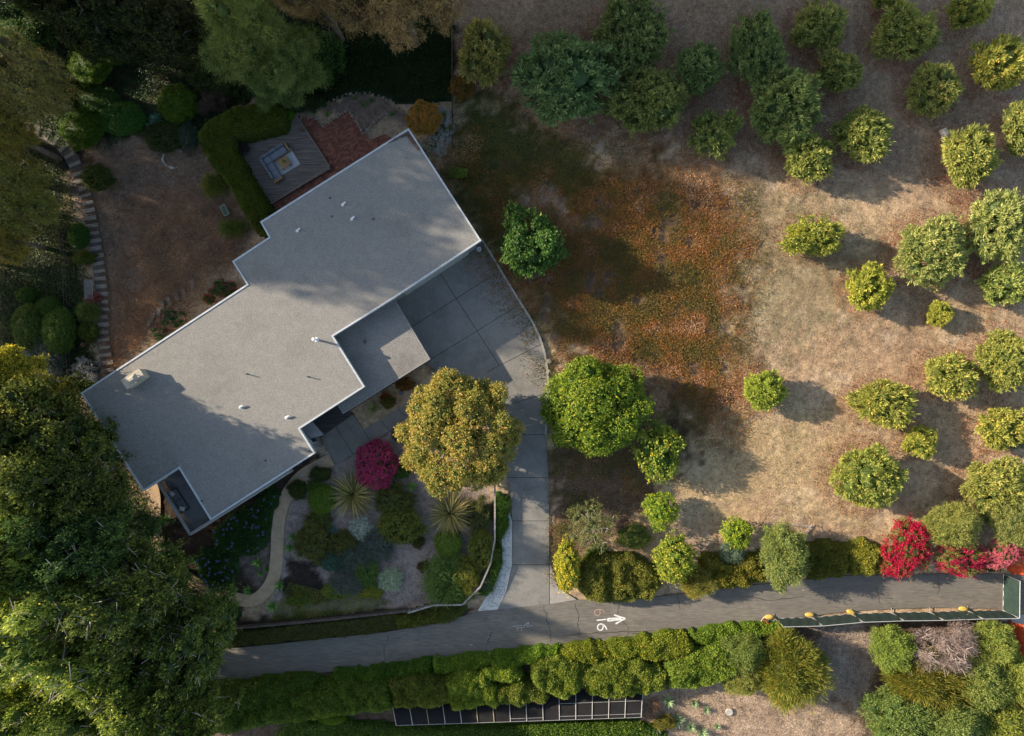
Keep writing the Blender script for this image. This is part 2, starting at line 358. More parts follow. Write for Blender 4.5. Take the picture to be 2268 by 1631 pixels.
def mass(name, poly, h, mat, n, L, Wd, label=None, cat='shrub', group=None, kind=None, tint=(1, 1, 1), edge=.5, lump=.35, ls=1.6, seed=1,
         up=.7, core=True, tone=(0, .75), bloom=0, bloomtint=(1, 1, 1), tonelump=.35, rnd=.8, step=.22, zb=0, parts=True, z0=.0, bL=None, bn=.5, bdens=.6):
    """hedge or shrub filling an outline on the ground: leafy skin over a mounded core"""
    g = np.random.default_rng(seed); P2 = np.array(poly); lo = P2.min(0)-.3; hi = P2.max(0)+.3
    def hf(x, y):
        d = sdf(x, y, poly)+(fbm(x*1.1, y*1.1, seed)-.5)*edge*1.2
        e = np.clip(d/edge, 0, 1); return d, z0+h*np.sqrt(1-(1-e)**2)*(1-lump+2*lump*fbm(x/ls*1.5, y/ls*1.5, seed+5, 3)*.9)
    cx, cy = P2.mean(0); A = (hi[0]-lo[0])*(hi[1]-lo[1]); M = int(n*3)
    x = g.uniform(lo[0], hi[0], M); y = g.uniform(lo[1], hi[1], M); d, z = hf(x, y); k = d > 0
    x, y, z, d = x[k][:n], y[k][:n], z[k][:n], d[k][:n]; m = len(x)
    e = .06; _, zx = hf(x+e, y); _, zy = hf(x, y+e)
    nr = unit(np.stack([-(zx-z)/e, -(zy-z)/e, np.ones(m)], 1))
    z = z-g.random(m)**2*np.minimum(z*.8, L*2.2)
    side = g.random(m) < .25; z = np.where(side & (d < edge), z*g.random(m), z)
    D = unit(nr*up+g.normal(0, rnd, (m, 3))); D[:, 2] = np.where(D[:, 2] < -.2, -D[:, 2], D[:, 2])
    tn = tone[0]+(tone[1]-tone[0])*(g.random(m)*(1-tonelump)+fbm(x*2.2, y*2.2, seed+9, 3)*tonelump*1.3)
    tn = np.where(g.random(m) < .02, 1, tn)
    P = np.stack([x-cx, y-cy, z], 1); NN = unit(nr+g.normal(0, .6, (m, 3)))
    cores = None
    if core:
        nx = max(3, int((hi[0]-lo[0])/step)); ny = max(3, int((hi[1]-lo[1])/step))
        gx, gy = np.meshgrid(np.linspace(lo[0], hi[0], nx), np.linspace(lo[1], hi[1], ny)); dd, gz = hf(gx, gy)
        V = np.stack([gx.ravel()-cx, gy.ravel()-cy, np.where(dd.ravel() > 0, gz.ravel()*.86-.03, -.05)], 1)
        ix = np.arange(nx*ny).reshape(ny, nx); q = np.stack([ix[:-1, :-1], ix[:-1, 1:], ix[1:, 1:], ix[1:, :-1]], -1).reshape(-1, 4)
        q = q[(dd.ravel()[q] > -.02).any(1)]
        cores = [(V, q, .1)]  # dark core tone paints the shade between the leaves
    sel = None
    if bloom:
        sel = (fbm(x*bn*2, y*bn*2, seed+3, 2)*.7+g.random(m)*.3) < bloom; sel &= g.random(m) < bdens
    mk = np.ones(m, bool) if sel is None else ~sel
    me = leaf_mesh(name, P[mk], D[mk], NN[mk], L*g.uniform(.7, 1.3, mk.sum()), Wd*g.uniform(.8, 1.2, mk.sum()), tn[mk], mat, cores)
    o = link(name, me, None, (cx, cy, zb)); o.color = (*tint, 1); tag(o, label, cat, group, kind)
    if sel is not None:
        b = leaf_mesh('flowers', P[sel]+nr[sel]*L*.4, D[sel], NN[sel], (bL or L)*g.uniform(.7, 1.2, sel.sum()), (bL or L)*.75, g.random(sel.sum()), LM['bloom'])
        bo = link('flowers', b, o); bo.color = (*bloomtint, 1)
    return o
def ell(px, py, rx, ry, z=0, n=14, wob=.12, seed=0):
    g = random.Random(seed+int(px*7+py)); o = []
    for k in range(n):
        a = 2*PI*k/n; q = 1+g.uniform(-wob, wob); o.append(W(px+rx*q*math.cos(a), py+ry*q*math.sin(a), z))
    return o
def scatter(name, poly, n, mat, L, Wd, seed=1, tone=(0, 1), excl=(), flat=.5, dens=None, zmax=.06, kind='stuff', label=None, cat=None, tint=(1, 1, 1), thr=.45, feather=0.0, pf=.9):
    """uncountable small leaves, blades or chips lying over an area of ground"""
    g = np.random.default_rng(seed); P2 = np.array(poly); lo = P2.min(0)-feather; hi = P2.max(0)+feather
    x = g.uniform(lo[0], hi[0], n*4); y = g.uniform(lo[1], hi[1], n*4)
    d = sdf(x, y, poly); k = d > g.uniform(-feather, feather, len(x))
    for q in excl: k &= sdf(x, y, q) < -.04
    if dens: k &= (fbm(x/dens, y/dens, seed+2)+g.normal(0, .05, len(x))) > thr
    x, y = x[k][:n], y[k][:n]; m = len(x)
    P = np.stack([x, y, g.uniform(.004, zmax, m)], 1); D = g.normal(0, 1, (m, 3)); D[:, 2] = np.abs(D[:, 2])*flat
    NN = unit(np.array([0, 0, 1.])+g.normal(0, .35, (m, 3)))
    tn = tone[0]+(tone[1]-tone[0])*(g.random(m)*.55+.9*(fbm(x*pf, y*pf, seed+4)-.5)*1.6+.25)
    me = leaf_mesh(name, P, D, NN, L*g.uniform(.5, 1.4, m), Wd*g.uniform(.6, 1.3, m), tn, mat)
    o = link(name, me); o.color = (*tint, 1); tag(o, label, cat, None, kind); return o
# ------------------------------------------------------------------ outlines of the hard surfaces (ground level)
drive_right = [(1064, 528), (1085, 560), (1110, 602), (1150, 668), (1180, 716), (1200, 763), (1210, 810), (1213, 860), (1208, 963), (1215, 1058), (1216, 1154), (1216, 1251), (1216, 1338)]
drive_left = [(1103, 1350), (1122, 1310), (1135, 1251), (1135, 1154), (1130, 1086), (1120, 1030), (1090, 960), (1040, 880), (975, 830), (940, 800), (850, 690), (840, 640)]
DRIVE = WW(drive_right+drive_left)
road_top = [(-60, 1560), (150, 1490), (330, 1455), (501, 1438), (640, 1424), (756, 1411), (856, 1400), (973, 1380), (1058, 1355), (1103, 1350), (1216, 1338), (1277, 1329), (1357, 1331), (1450, 1323), (1579, 1306), (1699, 1293), (1789, 1284), (1876, 1275), (2000, 1273), (2079, 1272), (2220, 1272), (2340, 1275)]
road_bot = [(2340, 1356), (2220, 1350), (2079, 1346), (1960, 1350), (1879, 1354), (1679, 1379), (1512, 1400), (1357, 1416), (1257, 1427), (1090, 1445), (956, 1457), (756, 1486), (620, 1498), (464, 1511), (330, 1530), (180, 1570), (20, 1625), (-60, 1660)]
ROAD = WW(road_top+road_bot)
WALK = WW([(711, 969), (783, 918), (804, 953), (881, 906), (960, 862), (990, 884), (869, 951), (744, 1030)])
PATH_C = smooth_line(WW([(735, 1018), (700, 1036), (668, 1056), (640, 1090), (622, 1132), (615, 1180), (613, 1230), (607, 1275), (588, 1310), (560, 1330), (520, 1326), (478, 1312), (430, 1290), (385, 1255), (352, 1210), (342, 1150), (338, 1085), (300, 1010), (240, 930)]))
PATIO = WW([(662, 259), (699, 259), (713, 280), (771, 243), (804, 293), (816, 311), (853, 298), (905, 330), (880, 400), (640, 520), (585, 470), (601, 452), (730, 369)])
DECKQ = WW([(656, 254), (730, 369), (601, 452), (524, 332)], .35)
# ------------------------------------------------------------------ ground
def axis(lo, hi, st, far):
    inner = np.arange(lo, hi+st/2, st); o = []; d = st
    while not o or o[-1] < far: d *= 1.6; o.append((o[-1] if o else 0)+d)
    o = np.array(o); return np.concatenate([(lo-o)[::-1], inner, hi+o])
gx = axis(-48, 48, .28, 900); gy = axis(-36, 36, .28, 900); X, Y = np.meshgrid(gx, gy); xs, ys = X.ravel(), Y.ravel()
rough = (fbm(xs*1.3, ys*1.3, 2, 4)*.5+fbm(xs*4, ys*4, 6, 2)*.5)
zz = -.1*fbm(xs*1.1, ys*1.1, 2, 3)-.14*fbm(xs*3.2, ys*3.2, 6, 2)
nA = fbm(xs*.22, ys*.22, 11, 5); nB = fbm(xs*.8, ys*.8, 12, 4); nC = fbm(xs*2.5, ys*2.5, 14, 3)-.5+(vn(xs*1.9+5, ys*1.9, 33)-.5)*.8+.5
def C3(*c): return np.array(c, float)
colr = C3(.41, .3, .19)*np.ones((len(xs), 1))
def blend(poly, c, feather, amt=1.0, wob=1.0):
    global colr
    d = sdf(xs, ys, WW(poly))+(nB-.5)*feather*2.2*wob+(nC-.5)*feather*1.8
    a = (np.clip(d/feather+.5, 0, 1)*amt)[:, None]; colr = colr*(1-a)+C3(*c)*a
m1 = np.clip((nA-.5)*5+.4, 0, 1)[:, None]; colr = colr*(1-m1*.55)+C3(.32, .205, .13)*m1*.6
m2 = np.clip((nB-.58)*8, 0, 1)[:, None]; colr = colr*(1-m2*.5)+C3(.155, .115, .085)*m2*.5
m3 = np.clip((fbm(xs*.5, ys*.5, 31, 4)-.6)*8, 0, 1)[:, None]; colr = colr*(1-m3*.5)+C3(.46, .36, .26)*m3*.6
blend([(1010, -60), (2400, -60), (2400, 440), (2100, 440), (1800, 420), (1500, 330), (1300, 250), (1010, 180)], (.31, .225, .16), 2.6, .85)  # browner soil, also darkened to paint the soft tree shade upslope
blend([(1300, 190), (1560, 170), (1700, 260), (1640, 330), (1400, 310), (1300, 260)], (.25, .18, .13), 2, .6)
blend([(1620, 420), (1860, 440), (1900, 560), (1860, 700), (1760, 800), (1630, 760), (1640, 600)], (.2, .175, .1), 2.6, .65)  # ground darkened: painted penumbra of the distant trees
blend([(1450, 900), (1850, 900), (1850, 1120), (1500, 1120)], (.42, .32, .165), 3, .6)
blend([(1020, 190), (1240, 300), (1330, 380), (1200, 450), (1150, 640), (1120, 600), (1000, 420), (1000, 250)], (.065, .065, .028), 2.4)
blend([(1130, 400), (1300, 330), (1480, 390), (1620, 440), (1655, 560), (1615, 700), (1630, 850), (1600, 945), (1520, 930), (1440, 830), (1225, 800), (1185, 700), (1110, 600), (1070, 520)], (.12, .08, .052), 3.0)
blend([(1218, 930), (1500, 920), (1540, 1000), (1440, 1060), (1400, 1200), (1216, 1240)], (.09, .055, .04), 1.6, .9)
blend([(1130, 415), (1230, 425), (1300, 500), (1260, 520), (1150, 450)], (.34, .26, .2), 1.0)
blend([(1260, 270), (1400, 330), (1390, 380), (1270, 310)], (.33, .25, .19), 1.0, .8)
blend([(190, 310), (430, 300), (560, 480), (545, 560), (400, 720), (240, 830), (215, 560), (160, 400)], (.26, .2, .155), 1.0)
blend([(300, 440), (540, 440), (530, 590), (380, 690), (290, 800), (280, 650)], (.33, .235, .165), 1.4, .8)
blend([(515, 590), (560, 610), (440, 700), (300, 830), (330, 720), (420, 640)], (.42, .33, .22), .6, .9)
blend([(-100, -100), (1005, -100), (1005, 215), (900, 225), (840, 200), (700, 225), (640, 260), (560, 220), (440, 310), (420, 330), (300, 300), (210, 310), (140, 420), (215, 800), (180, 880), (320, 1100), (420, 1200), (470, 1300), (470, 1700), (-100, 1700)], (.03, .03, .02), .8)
blend([(250, 140), (400, 160), (420, 260), (360, 300), (240, 240)], (.11, .08, .065), 1.0, .8)
blend([(60, 30), (140, 60), (160, 160), (110, 160)], (.09, .065, .05), 1.0, .8)
blend([(655, 250), (690, 238), (740, 225), (790, 205), (830, 208), (865, 225), (905, 250), (915, 300), (853, 298), (820, 330), (771, 243)], (.17, .125, .1), .3)
blend([(853, 253), (905, 280), (890, 330), (820, 320), (806, 293)], (.3, .23, .16), .25)
blend([(745, 985), (900, 920), (1090, 1090), (1095, 1240), (1020, 1335), (900, 1350), (590, 1375), (640, 1120)], (.30, .245, .215), .5)
blend([(640, 1240), (700, 1250), (730, 1330), (650, 1350), (620, 1310)], (.04, .03, .024), .5)
blend([(320, 1080), (700, 1010), (620, 1120), (600, 1290), (520, 1370), (400, 1250)], (.055, .038, .03), .5)
blend([(520, 1200), (600, 1180), (600, 1290), (560, 1310)], (.18, .145, .12), .5, .8)
blend([(480, 1375), (900, 1345), (1050, 1350), (980, 1395), (500, 1450)], (.05, .035, .025), .3)
blend([(2400, 1370), (1950, 1365), (1250, 1425), (600, 1500), (480, 1515), (300, 1700), (2400, 1700)], (.12, .085, .06), .4)
blend([(1260, 1424), (1500, 1398), (1720, 1374), (1720, 1390), (1500, 1412), (1260, 1436)], (.36, .27, .2), .25)
blend([(1430, 1540), (1560, 1500), (1740, 1545), (1900, 1560), (1900, 1700), (1500, 1700), (1420, 1600)], (.42, .32, .235), .9)
blend([(1820, 1390), (1950, 1380), (1940, 1500), (1920, 1560), (1800, 1540)], (.3, .25, .215), .7)
blend([(-100, 1590), (40, 1600), (70, 1700), (-100, 1700)], (.16, .15, .14), .3)
far = np.clip((np.maximum(np.abs(xs)-50, np.abs(ys)-38))/6, 0, 1); zz = zz*(1-far)-.12*far; colr = colr*(1-far[:, None])+C3(.2, .165, .1)*far[:, None]
me = bpy.data.meshes.new('ground'); nx, ny = len(gx), len(gy)
ix = np.arange(nx*ny).reshape(ny, nx); q = np.stack([ix[:-1, :-1], ix[:-1, 1:], ix[1:, 1:], ix[1:, :-1]], -1).reshape(-1)
me.vertices.add(nx*ny); me.vertices.foreach_set('co', np.stack([xs, ys, zz], 1).astype(np.float32).ravel())
me.loops.add(len(q)); me.loops.foreach_set('vertex_index', q.astype(np.int32)); me.polygons.add(len(q)//4)
me.polygons.foreach_set('loop_start', (np.arange(len(q)//4)*4).astype(np.int32)); me.polygons.foreach_set('loop_total', np.full(len(q)//4, 4, np.int32)); me.update(calc_edges=True)
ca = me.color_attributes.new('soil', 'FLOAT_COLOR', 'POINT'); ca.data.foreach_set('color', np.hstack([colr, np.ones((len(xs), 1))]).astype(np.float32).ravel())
me.polygons.foreach_set('use_smooth', np.ones(len(me.polygons), bool))
gm = bpy.data.materials.new('earth'); gm.use_nodes = True; t = gm.node_tree; p = t.nodes['Principled BSDF']
at = N(t, 'ShaderNodeAttribute', attribute_name='soil'); tc = N(t, 'ShaderNodeTexCoord')
def tn(sc_, de=4, ro=.6):
    n = N(t, 'ShaderNodeTexNoise'); n.inputs['Scale'].default_value = sc_; n.inputs['Detail'].default_value = de; n.inputs['Roughness'].default_value = ro; t.links.new(tc.outputs['Object'], n.inputs[0]); return n.outputs[0]
def mrg(x, a, b, c, d):
    n = N(t, 'ShaderNodeMapRange'); n.inputs[1].default_value = a; n.inputs[2].default_value = b; n.inputs[3].default_value = c; n.inputs[4].default_value = d; t.links.new(x, n.inputs[0]); return n.outputs[0]
n1, n2, n3 = tn(2.2, 6, .7), tn(12, 4, .7), tn(3.6, 5, .75)
mu = N(t, 'ShaderNodeMath', operation='MULTIPLY'); t.links.new(mrg(n1, .3, .7, .62, 1.35), mu.inputs[0]); t.links.new(mrg(n2, .3, .7, .6, 1.45), mu.inputs[1])
vs = N(t, 'ShaderNodeVectorMath', operation='SCALE'); t.links.new(at.outputs['Color'], vs.inputs[0]); t.links.new(mu.outputs[0], vs.inputs['Scale'])
mx = N(t, 'ShaderNodeMix', data_type='RGBA'); t.links.new(mrg(n3, .56, .64, 0, .75), mx.inputs[0]); t.links.new(vs.outputs[0], mx.inputs[6])
dk = N(t, 'ShaderNodeVectorMath', operation='SCALE'); t.links.new(vs.outputs[0], dk.inputs[0]); dk.inputs['Scale'].default_value = .5; t.links.new(dk.outputs[0], mx.inputs[7])
t.links.new(mx.outputs[2], p.inputs['Base Color']); p.inputs['Roughness'].default_value = .95; p.inputs['Specular IOR Level'].default_value = .1
b = N(t, 'ShaderNodeBump'); b.inputs['Strength'].default_value = .8; b.inputs['Distance'].default_value = .08
ad = N(t, 'ShaderNodeMath', operation='ADD'); t.links.new(n1, ad.inputs[0]); t.links.new(n2, ad.inputs[1]); t.links.new(ad.outputs[0], b.inputs['Height']); t.links.new(b.outputs[0], p.inputs['Normal'])
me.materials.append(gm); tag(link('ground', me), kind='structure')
# ------------------------------------------------------------------ paved surfaces
M_conc = surf('concrete', (.17, .166, .154), (.215, .208, .192), .9, .8, .15, (.11, .11, .105), .35, fine=12, fineamt=.1, bdist=.01)
M_conc2 = surf('pale_concrete', (.24, .225, .205), (.32, .3, .275), 1.5, .85, .3, fine=30, fineamt=.12)
M_asph = surf('asphalt', (.128, .119, .105), (.155, .143, .125), .9, .9, .35, (.2, .18, .15), .3, fine=10, fineamt=.2, bdist=.015, stretch=(.12, 1, 1), rot=-.08)
M_dark = plain('dark_gap', (.02, .02, .02), .9)
M_tan = surf('decomposed_granite', (.36, .262, .17), (.46, .34, .225), 2, .95, .4, fine=45, fineamt=.2)
drv = MB().prism(DRIVE, -.3, .03).build('driveway', M_conc); tag(drv, kind='structure')
def strip(poly, w_, z, mb, zz=0): return mb.ribbon(WW(poly), w_, z)
jm = MB()
for a in ([(969, 597), (1105, 809)], [(1104, 602), (905, 729)], [(1148, 677), (950, 799)], [(1198, 763), (1081, 823)], [(1208, 872), (1100, 905)], [(1208, 963), (1110, 963)], [(1215, 1058), (1125, 1058)], [(1216, 1154), (1135, 1154)], [(1216, 1251), (1135, 1251)], [(905, 729), (860, 655)]):
    strip(a, .045, .034, jm)
jm.build('joint', M_dark, drv)
kerb = smooth_line(WW(drive_right[:9]), 4)
kb = MB(); ko = [(x+.02, y) for x, y in kerb]
cut = []
L1 = MB().ribbon(ko, .18, .1); nK = len(ko); vv = L1.v; kb.ring(vv[:nK] and [(a[0], a[1]) for a in vv[:nK]]+[(a[0], a[1]) for a in vv[nK:][::-1]], inset([(a[0], a[1]) for a in vv[:nK]]+[(a[0], a[1]) for a in vv[nK:][::-1]], .02), -.1, .1)
kb = MB().prism([(a[0], a[1]) for a in vv[:nK]]+[(a[0], a[1]) for a in vv[nK:][::-1]], -.1, .12)
tag(kb.build('kerb', surf('kerb_concrete', (.27, .26, .23), (.36, .34, .3), 2, .9, .3)), kind='structure')
ap = MB().prism(WW([(1217.5, 1240), (1235, 1302), (1277, 1328.5), (1217.5, 1338)]), -.2, .026).build('driveway_apron', M_conc2); tag(ap, kind='structure')
cr = MB().prism(WW([(1128, 1135), (1134, 1154), (1134, 1251), (1121, 1310), (1102, 1350), (1058, 1354), (1075, 1325), (1096, 1293), (1113, 1247), (1111, 1190)]), -.2, .022).build('paved_strip', surf('white_paving', (.46, .45, .42), (.58, .56, .53), 2, .85, .3, fine=20, fineamt=.12)); tag(cr, kind='structure')
g = random.Random(4); cm = MB()
stripP = WW([(1128, 1135), (1134, 1154), (1134, 1251), (1121, 1310), (1102, 1350), (1058, 1354), (1075, 1325), (1096, 1293), (1113, 1247), (1111, 1190)])
gp_ = {}
for i in range(40):
    for j in range(40): x, y = W(1050+i*9.5+(4.7 if j % 2 else 0), 1130+j*8.5); gp_[i, j] = (x+g.uniform(-.13, .13), y+g.uniform(-.12, .12))
inside = lambda a: sdf(np.array([a[0]]), np.array([a[1]]), stripP)[0] > .04
for (i, j), a in gp_.items():
    for q in ((i+1, j), (i, j+1)):
        if q in gp_ and inside(a) and inside(gp_[q]) and (i+j) % 3 != (0 if q[0] > i else 1):
            b_ = gp_[q]; cm.ribbon([a, ((a[0]+b_[0])/2+g.uniform(-.03, .03), (a[1]+b_[1])/2+g.uniform(-.03, .03)), b_], .022, .027)
cm.build('crack', M_dark, cr)
rd = MB().prism(ROAD, -.3, .012).build('road', M_asph); tag(rd, kind='structure')
ck = MB(); g = random.Random(9)
def crackline(pts, w_=.05, j=5):
    out = []
    for i in range(len(pts)-1):
        for k in range(5):
            t_ = k/5; out.append((pts[i][0]*(1-t_)+pts[i+1][0]*t_+g.uniform(-j, j)*.5, pts[i][1]*(1-t_)+pts[i+1][1]*t_+g.uniform(-j, j)*.3))
    out.append(pts[-1]); o = WW(out); ck.ribbon(o, [w_*g.uniform(.4, 1.2) for _ in o], .017)
for pl in ([(1205, 1340), (1212, 1375), (1220, 1400), (1220, 1425)], [(1273, 1335), (1282, 1360), (1280, 1385), (1284, 1410)], [(1372, 1340), (1370, 1360)], [(1378, 1375), (1393, 1395), (1390, 1412)], [(1245, 1408), (1290, 1404), (1340, 1402), (1400, 1398), (1470, 1398)], [(2078, 1275), (2081, 1300), (2077, 1318)],
           [(1090, 1400), (1082, 1420), (1075, 1443)], [(1500, 1310), (1506, 1350)], [(1400, 1405), (1480, 1396), (1600, 1384)], [(1940, 1300), (1950, 1340)], [(860, 1410), (850, 1440), (856, 1465)], [(1650, 1320), (1700, 1330), (1780, 1322)]): crackline(pl)
ck.build('crack', plain('crack_black', (.025, .023, .02), .95), rd)
pt = MB().ribbon(PATH_C, 1.12, .01).build('garden_path', M_tan); tag(pt, kind='structure')
wk = MB().prism(WALK, -.2, .06).build('front_walk', surf('walk_slab', (.15, .145, .13), (.2, .19, .17), 1.2, .85, .1, fine=30, fineamt=.08)); tag(wk, kind='structure')
jm = MB()
for a in ([(744, 945), (783, 1007)], [(804, 953), (824, 981)], [(841, 930), (864, 955)], [(881, 906), (905, 928)]): strip(a, .04, .064, jm)
jm.build('joint', M_dark, wk)
# brick patio: running-bond bricks laid as one surface
def brickmat():
    m = bpy.data.materials.new('brick_paving'); m.use_nodes = True; t = m.node_tree; p = t.nodes['Principled BSDF']
    tc = N(t, 'ShaderNodeTexCoord'); mp = N(t, 'ShaderNodeMapping'); mp.inputs['Rotation'].default_value = (0, 0, math.radians(-32.8)); t.links.new(tc.outputs['Object'], mp.inputs[0])
    br = N(t, 'ShaderNodeTexBrick'); br.inputs['Scale'].default_value = 1; br.inputs['Brick Width'].default_value = .3; br.inputs['Row Height'].default_value = .15; br.inputs['Mortar Size'].default_value = .012
    br.inputs['Color1'].default_value = (.14, .042, .024, 1); br.inputs['Color2'].default_value = (.27, .105, .065, 1); br.inputs['Mortar'].default_value = (.06, .035, .03, 1); br.inputs['Bias'].default_value = -.2
    t.links.new(mp.outputs[0], br.inputs[0]); no = N(t, 'ShaderNodeTexNoise'); no.inputs['Scale'].default_value = 2.5; t.links.new(tc.outputs['Object'], no.inputs[0])
    mr = N(t, 'ShaderNodeMapRange'); mr.inputs[1].default_value = .3; mr.inputs[2].default_value = .7; mr.inputs[3].default_value = .7; mr.inputs[4].default_value = 1.3; t.links.new(no.outputs[0], mr.inputs[0])
    v = N(t, 'ShaderNodeVectorMath', operation='SCALE'); t.links.new(br.outputs[0], v.inputs[0]); t.links.new(mr.outputs[0], v.inputs['Scale']); t.links.new(v.outputs[0], p.inputs['Base Color']); p.inputs['Roughness'].default_value = .85
    return m
tag(MB().prism(PATIO, -.2, .03).build('patio', brickmat()), kind='structure')
# ------------------------------------------------------------------ house
ZR, ZL = 4.4, 2.95
M_roof = surf('roof_granules', (.21, .204, .19), (.236, .229, .214), 1.6, .95, .5, (.172, .166, .15), .22, fine=11, fineamt=.2, bdist=.01)
M_edge = plain('painted_metal_edge', (.45, .49, .52), .35)
M_wall = surf('grey_board_siding', (.2, .21, .215), (.27, .28, .285), 2, .8, .2, fine=20, stretch=(1, 1, 6))
M_glass = plain('window_glass', (.03, .04, .05), .08)
M_wood = surf('weathered_deck', (.10, .082, .068), (.21, .175, .15), 3.2, .85, .5, fine=30, stretch=(.18, 3, 1), fineamt=.2)
roofP = WW([(905, 284), (1066, 533), (869, 663), (738, 745), (808, 857), (664, 950), (698, 1004), (466, 1153), (396, 1038.5), (316, 1089), (178, 871), (546, 630), (514, 579), (595, 525.5), (576, 491.5)], ZR)
house = empty('flat_roofed_house', (0, 0, 0)); tag(house, 'single storey house with a pale grey flat roof stepped along both sides', 'house')
wallP = inset(roofP, .45)
MB().prism(wallP, -.1, ZR-.42).build('wall', M_wall, house)
rf = MB().prism(inset(roofP, .02), ZR-.415, ZR-.06).build('roof', M_roof, house)
MB().ring(roofP, inset(roofP, .13), ZR-.45, ZR).build('roof_edge', M_edge, rf)
lowP = WW([(870, 657), (953, 796), (759, 917), (745, 893), (780, 830), (700, 720)], ZL)
lf = MB().prism(inset(lowP, .02), ZL-.36, ZL-.04).build('lower_roof', surf('lower_roof_granules', (.185, .18, .17), (.21, .205, .195), 1.6, .95, .4, (.13, .125, .12), .3, fine=10, fineamt=.3, bdist=.01), house)
MB().ring(lowP, inset(lowP, .07), ZL-.4, ZL).build('roof_edge', surf('dull_metal_edge', (.2, .2, .2), (.27, .27, .27), 2, .6, .1), lf)
MB().prism(inset(lowP, .35), -.1, ZL-.37).build('wall', M_wall, house)
UX = Vector((.8406, .5417, 0)); UY = Vector((-.5417, .8406, 0)); ANG = math.radians(32.8)   # the house's own axes
def seg_panel(name, a, b_, t0, t1, z0, z1, off, mat, parent, th=.05):
    A = Vector(a); B = Vector(b_); d = (B-A); n = Vector((d.y, -d.x)).normalized()
    c = A.lerp(B, (t0+t1)/2)+n*off; return MB().box((c.x, c.y, (z0+z1)/2), (d.length*(t1-t0), th, z1-z0), math.atan2(d.y, d.x)).build(name, mat, parent)
def wsign(P_):
    return 1 if sum(P_[i][0]*P_[(i+1) % len(P_)][1]-P_[(i+1) % len(P_)][0]*P_[i][1] for i in range(len(P_))) > 0 else -1
sgn = wsign(wallP)
M_frame = plain('window_frame', (.5, .5, .5), .5)
for i, t0, t1, z0, z1 in ((0, .12, .4, .9, 2.3), (0, .55, .85, .9, 2.3), (4, .1, .9, .3, 2.4), (6, .12, .4, .5, 2.4), (6, .55, .88, .5, 2.4), (9, .1, .35, .6, 2.4), (9, .55, .85, .6, 2.4), (10, .1, .4, .8, 2.3), (10, .6, .9, .3, 2.4), (14, .1, .45, .1, 2.4), (14, .55, .9, .1, 2.4), (5, .2, .8, .8, 2.3)):
    a, b_ = wallP[i], wallP[(i+1) % len(wallP)]
    f_ = seg_panel('window', a, b_, t0, t1, z0, z1, sgn*.03, M_frame, house, .08)
    seg_panel('pane', a, b_, t0+.02, t1-.02, z0+.08, z1-.08, sgn*.05, M_glass, f_, .06)
seg_panel('garage_door', wallP[1], wallP[2], .1, .9, 0.03, 2.3, sgn*.04, plain('garage_door_paint', (.35, .36, .36), .6), house, .08)
seg_panel('front_door', wallP[4], wallP[5], .55, .72, .15, 2.3, sgn*.06, plain('door_paint', (.12, .06, .04), .5), house, .1)
# entry: dark board porch and the low screen wall
MB().prism(WW([(670, 948), (752, 893), (783, 918), (711, 968)], .12), -.1, .12).build('entry_porch', surf('dark_boards', (.035, .035, .038), (.075, .075, .08), 2.5, .8, .5, fine=20, stretch=(.2, 4, 1), rot=-ANG), house)
MB().prism(WW([(668, 948), (690, 934), (716, 964), (689, 972)], 2.5), 2.2, 2.5).build('porch_canopy', M_wall, house)
# side boards seen below the lower roof
bl = MB(); A, B = Vector(lowP[1]), Vector(lowP[2]); d = (B-A); nn = Vector((d.y, -d.x)).normalized()
if nn.y > 0: nn = -nn
for k in range(26):
    c = A.lerp(B, .03+k*.0375)-nn*.1; bl.box((c.x, c.y, 1.25), (.06, .12, 2.5), math.atan2(d.y, d.x))
bl.build('batten', surf('grey_batten', (.14, .15, .15), (.2, .21, .21), 2), house)
# chimney
ch = empty('chimney', (*W(301, 838, ZR), ZR-.06)); ch.parent = house
cp = WW([(267, 842), (308, 816), (321, 836), (281, 863)], ZR+.85); cx, cy = W(301, 838, ZR)
def rel(P_): return [(x-cx, y-cy) for x, y in P_]
M_ch = surf('chimney_render', (.3, .28, .23), (.4, .37, .31), 2, .9, .3)
MB().prism(inset(rel(cp), .05), 0, .78).build('stack', M_ch, ch); MB().prism(rel(cp), .785, .91).build('cap', surf('chimney_cap_render', (.36, .33, .27), (.46, .42, .35), 2, .9, .2), ch)
hp = inset(rel(WW([(279, 838), (296, 828), (305, 841), (288, 852)], ZR+1.3)), 0); hi_ = inset(hp, .2)
c_ = MB(); c_.v = [(x, y, 1.1) for x, y in hp]+[(x, y, 1.27) for x, y in hp]+[(x, y, 1.45) for x, y in hi_]
c_.f = [(3, 2, 1, 0), (8, 9, 10, 11)]+[(i, (i+1) % 4, 4+(i+1) % 4, 4+i) for i in range(4)]+[(4+i, 4+(i+1) % 4, 8+(i+1) % 4, 8+i) for i in range(4)]
for x, y in inset(hp, .08): c_.box((x, y, 1.0), (.05, .05, .25))
c_.build('cowl', plain('cowl_metal', (.34, .32, .28), .5), ch)
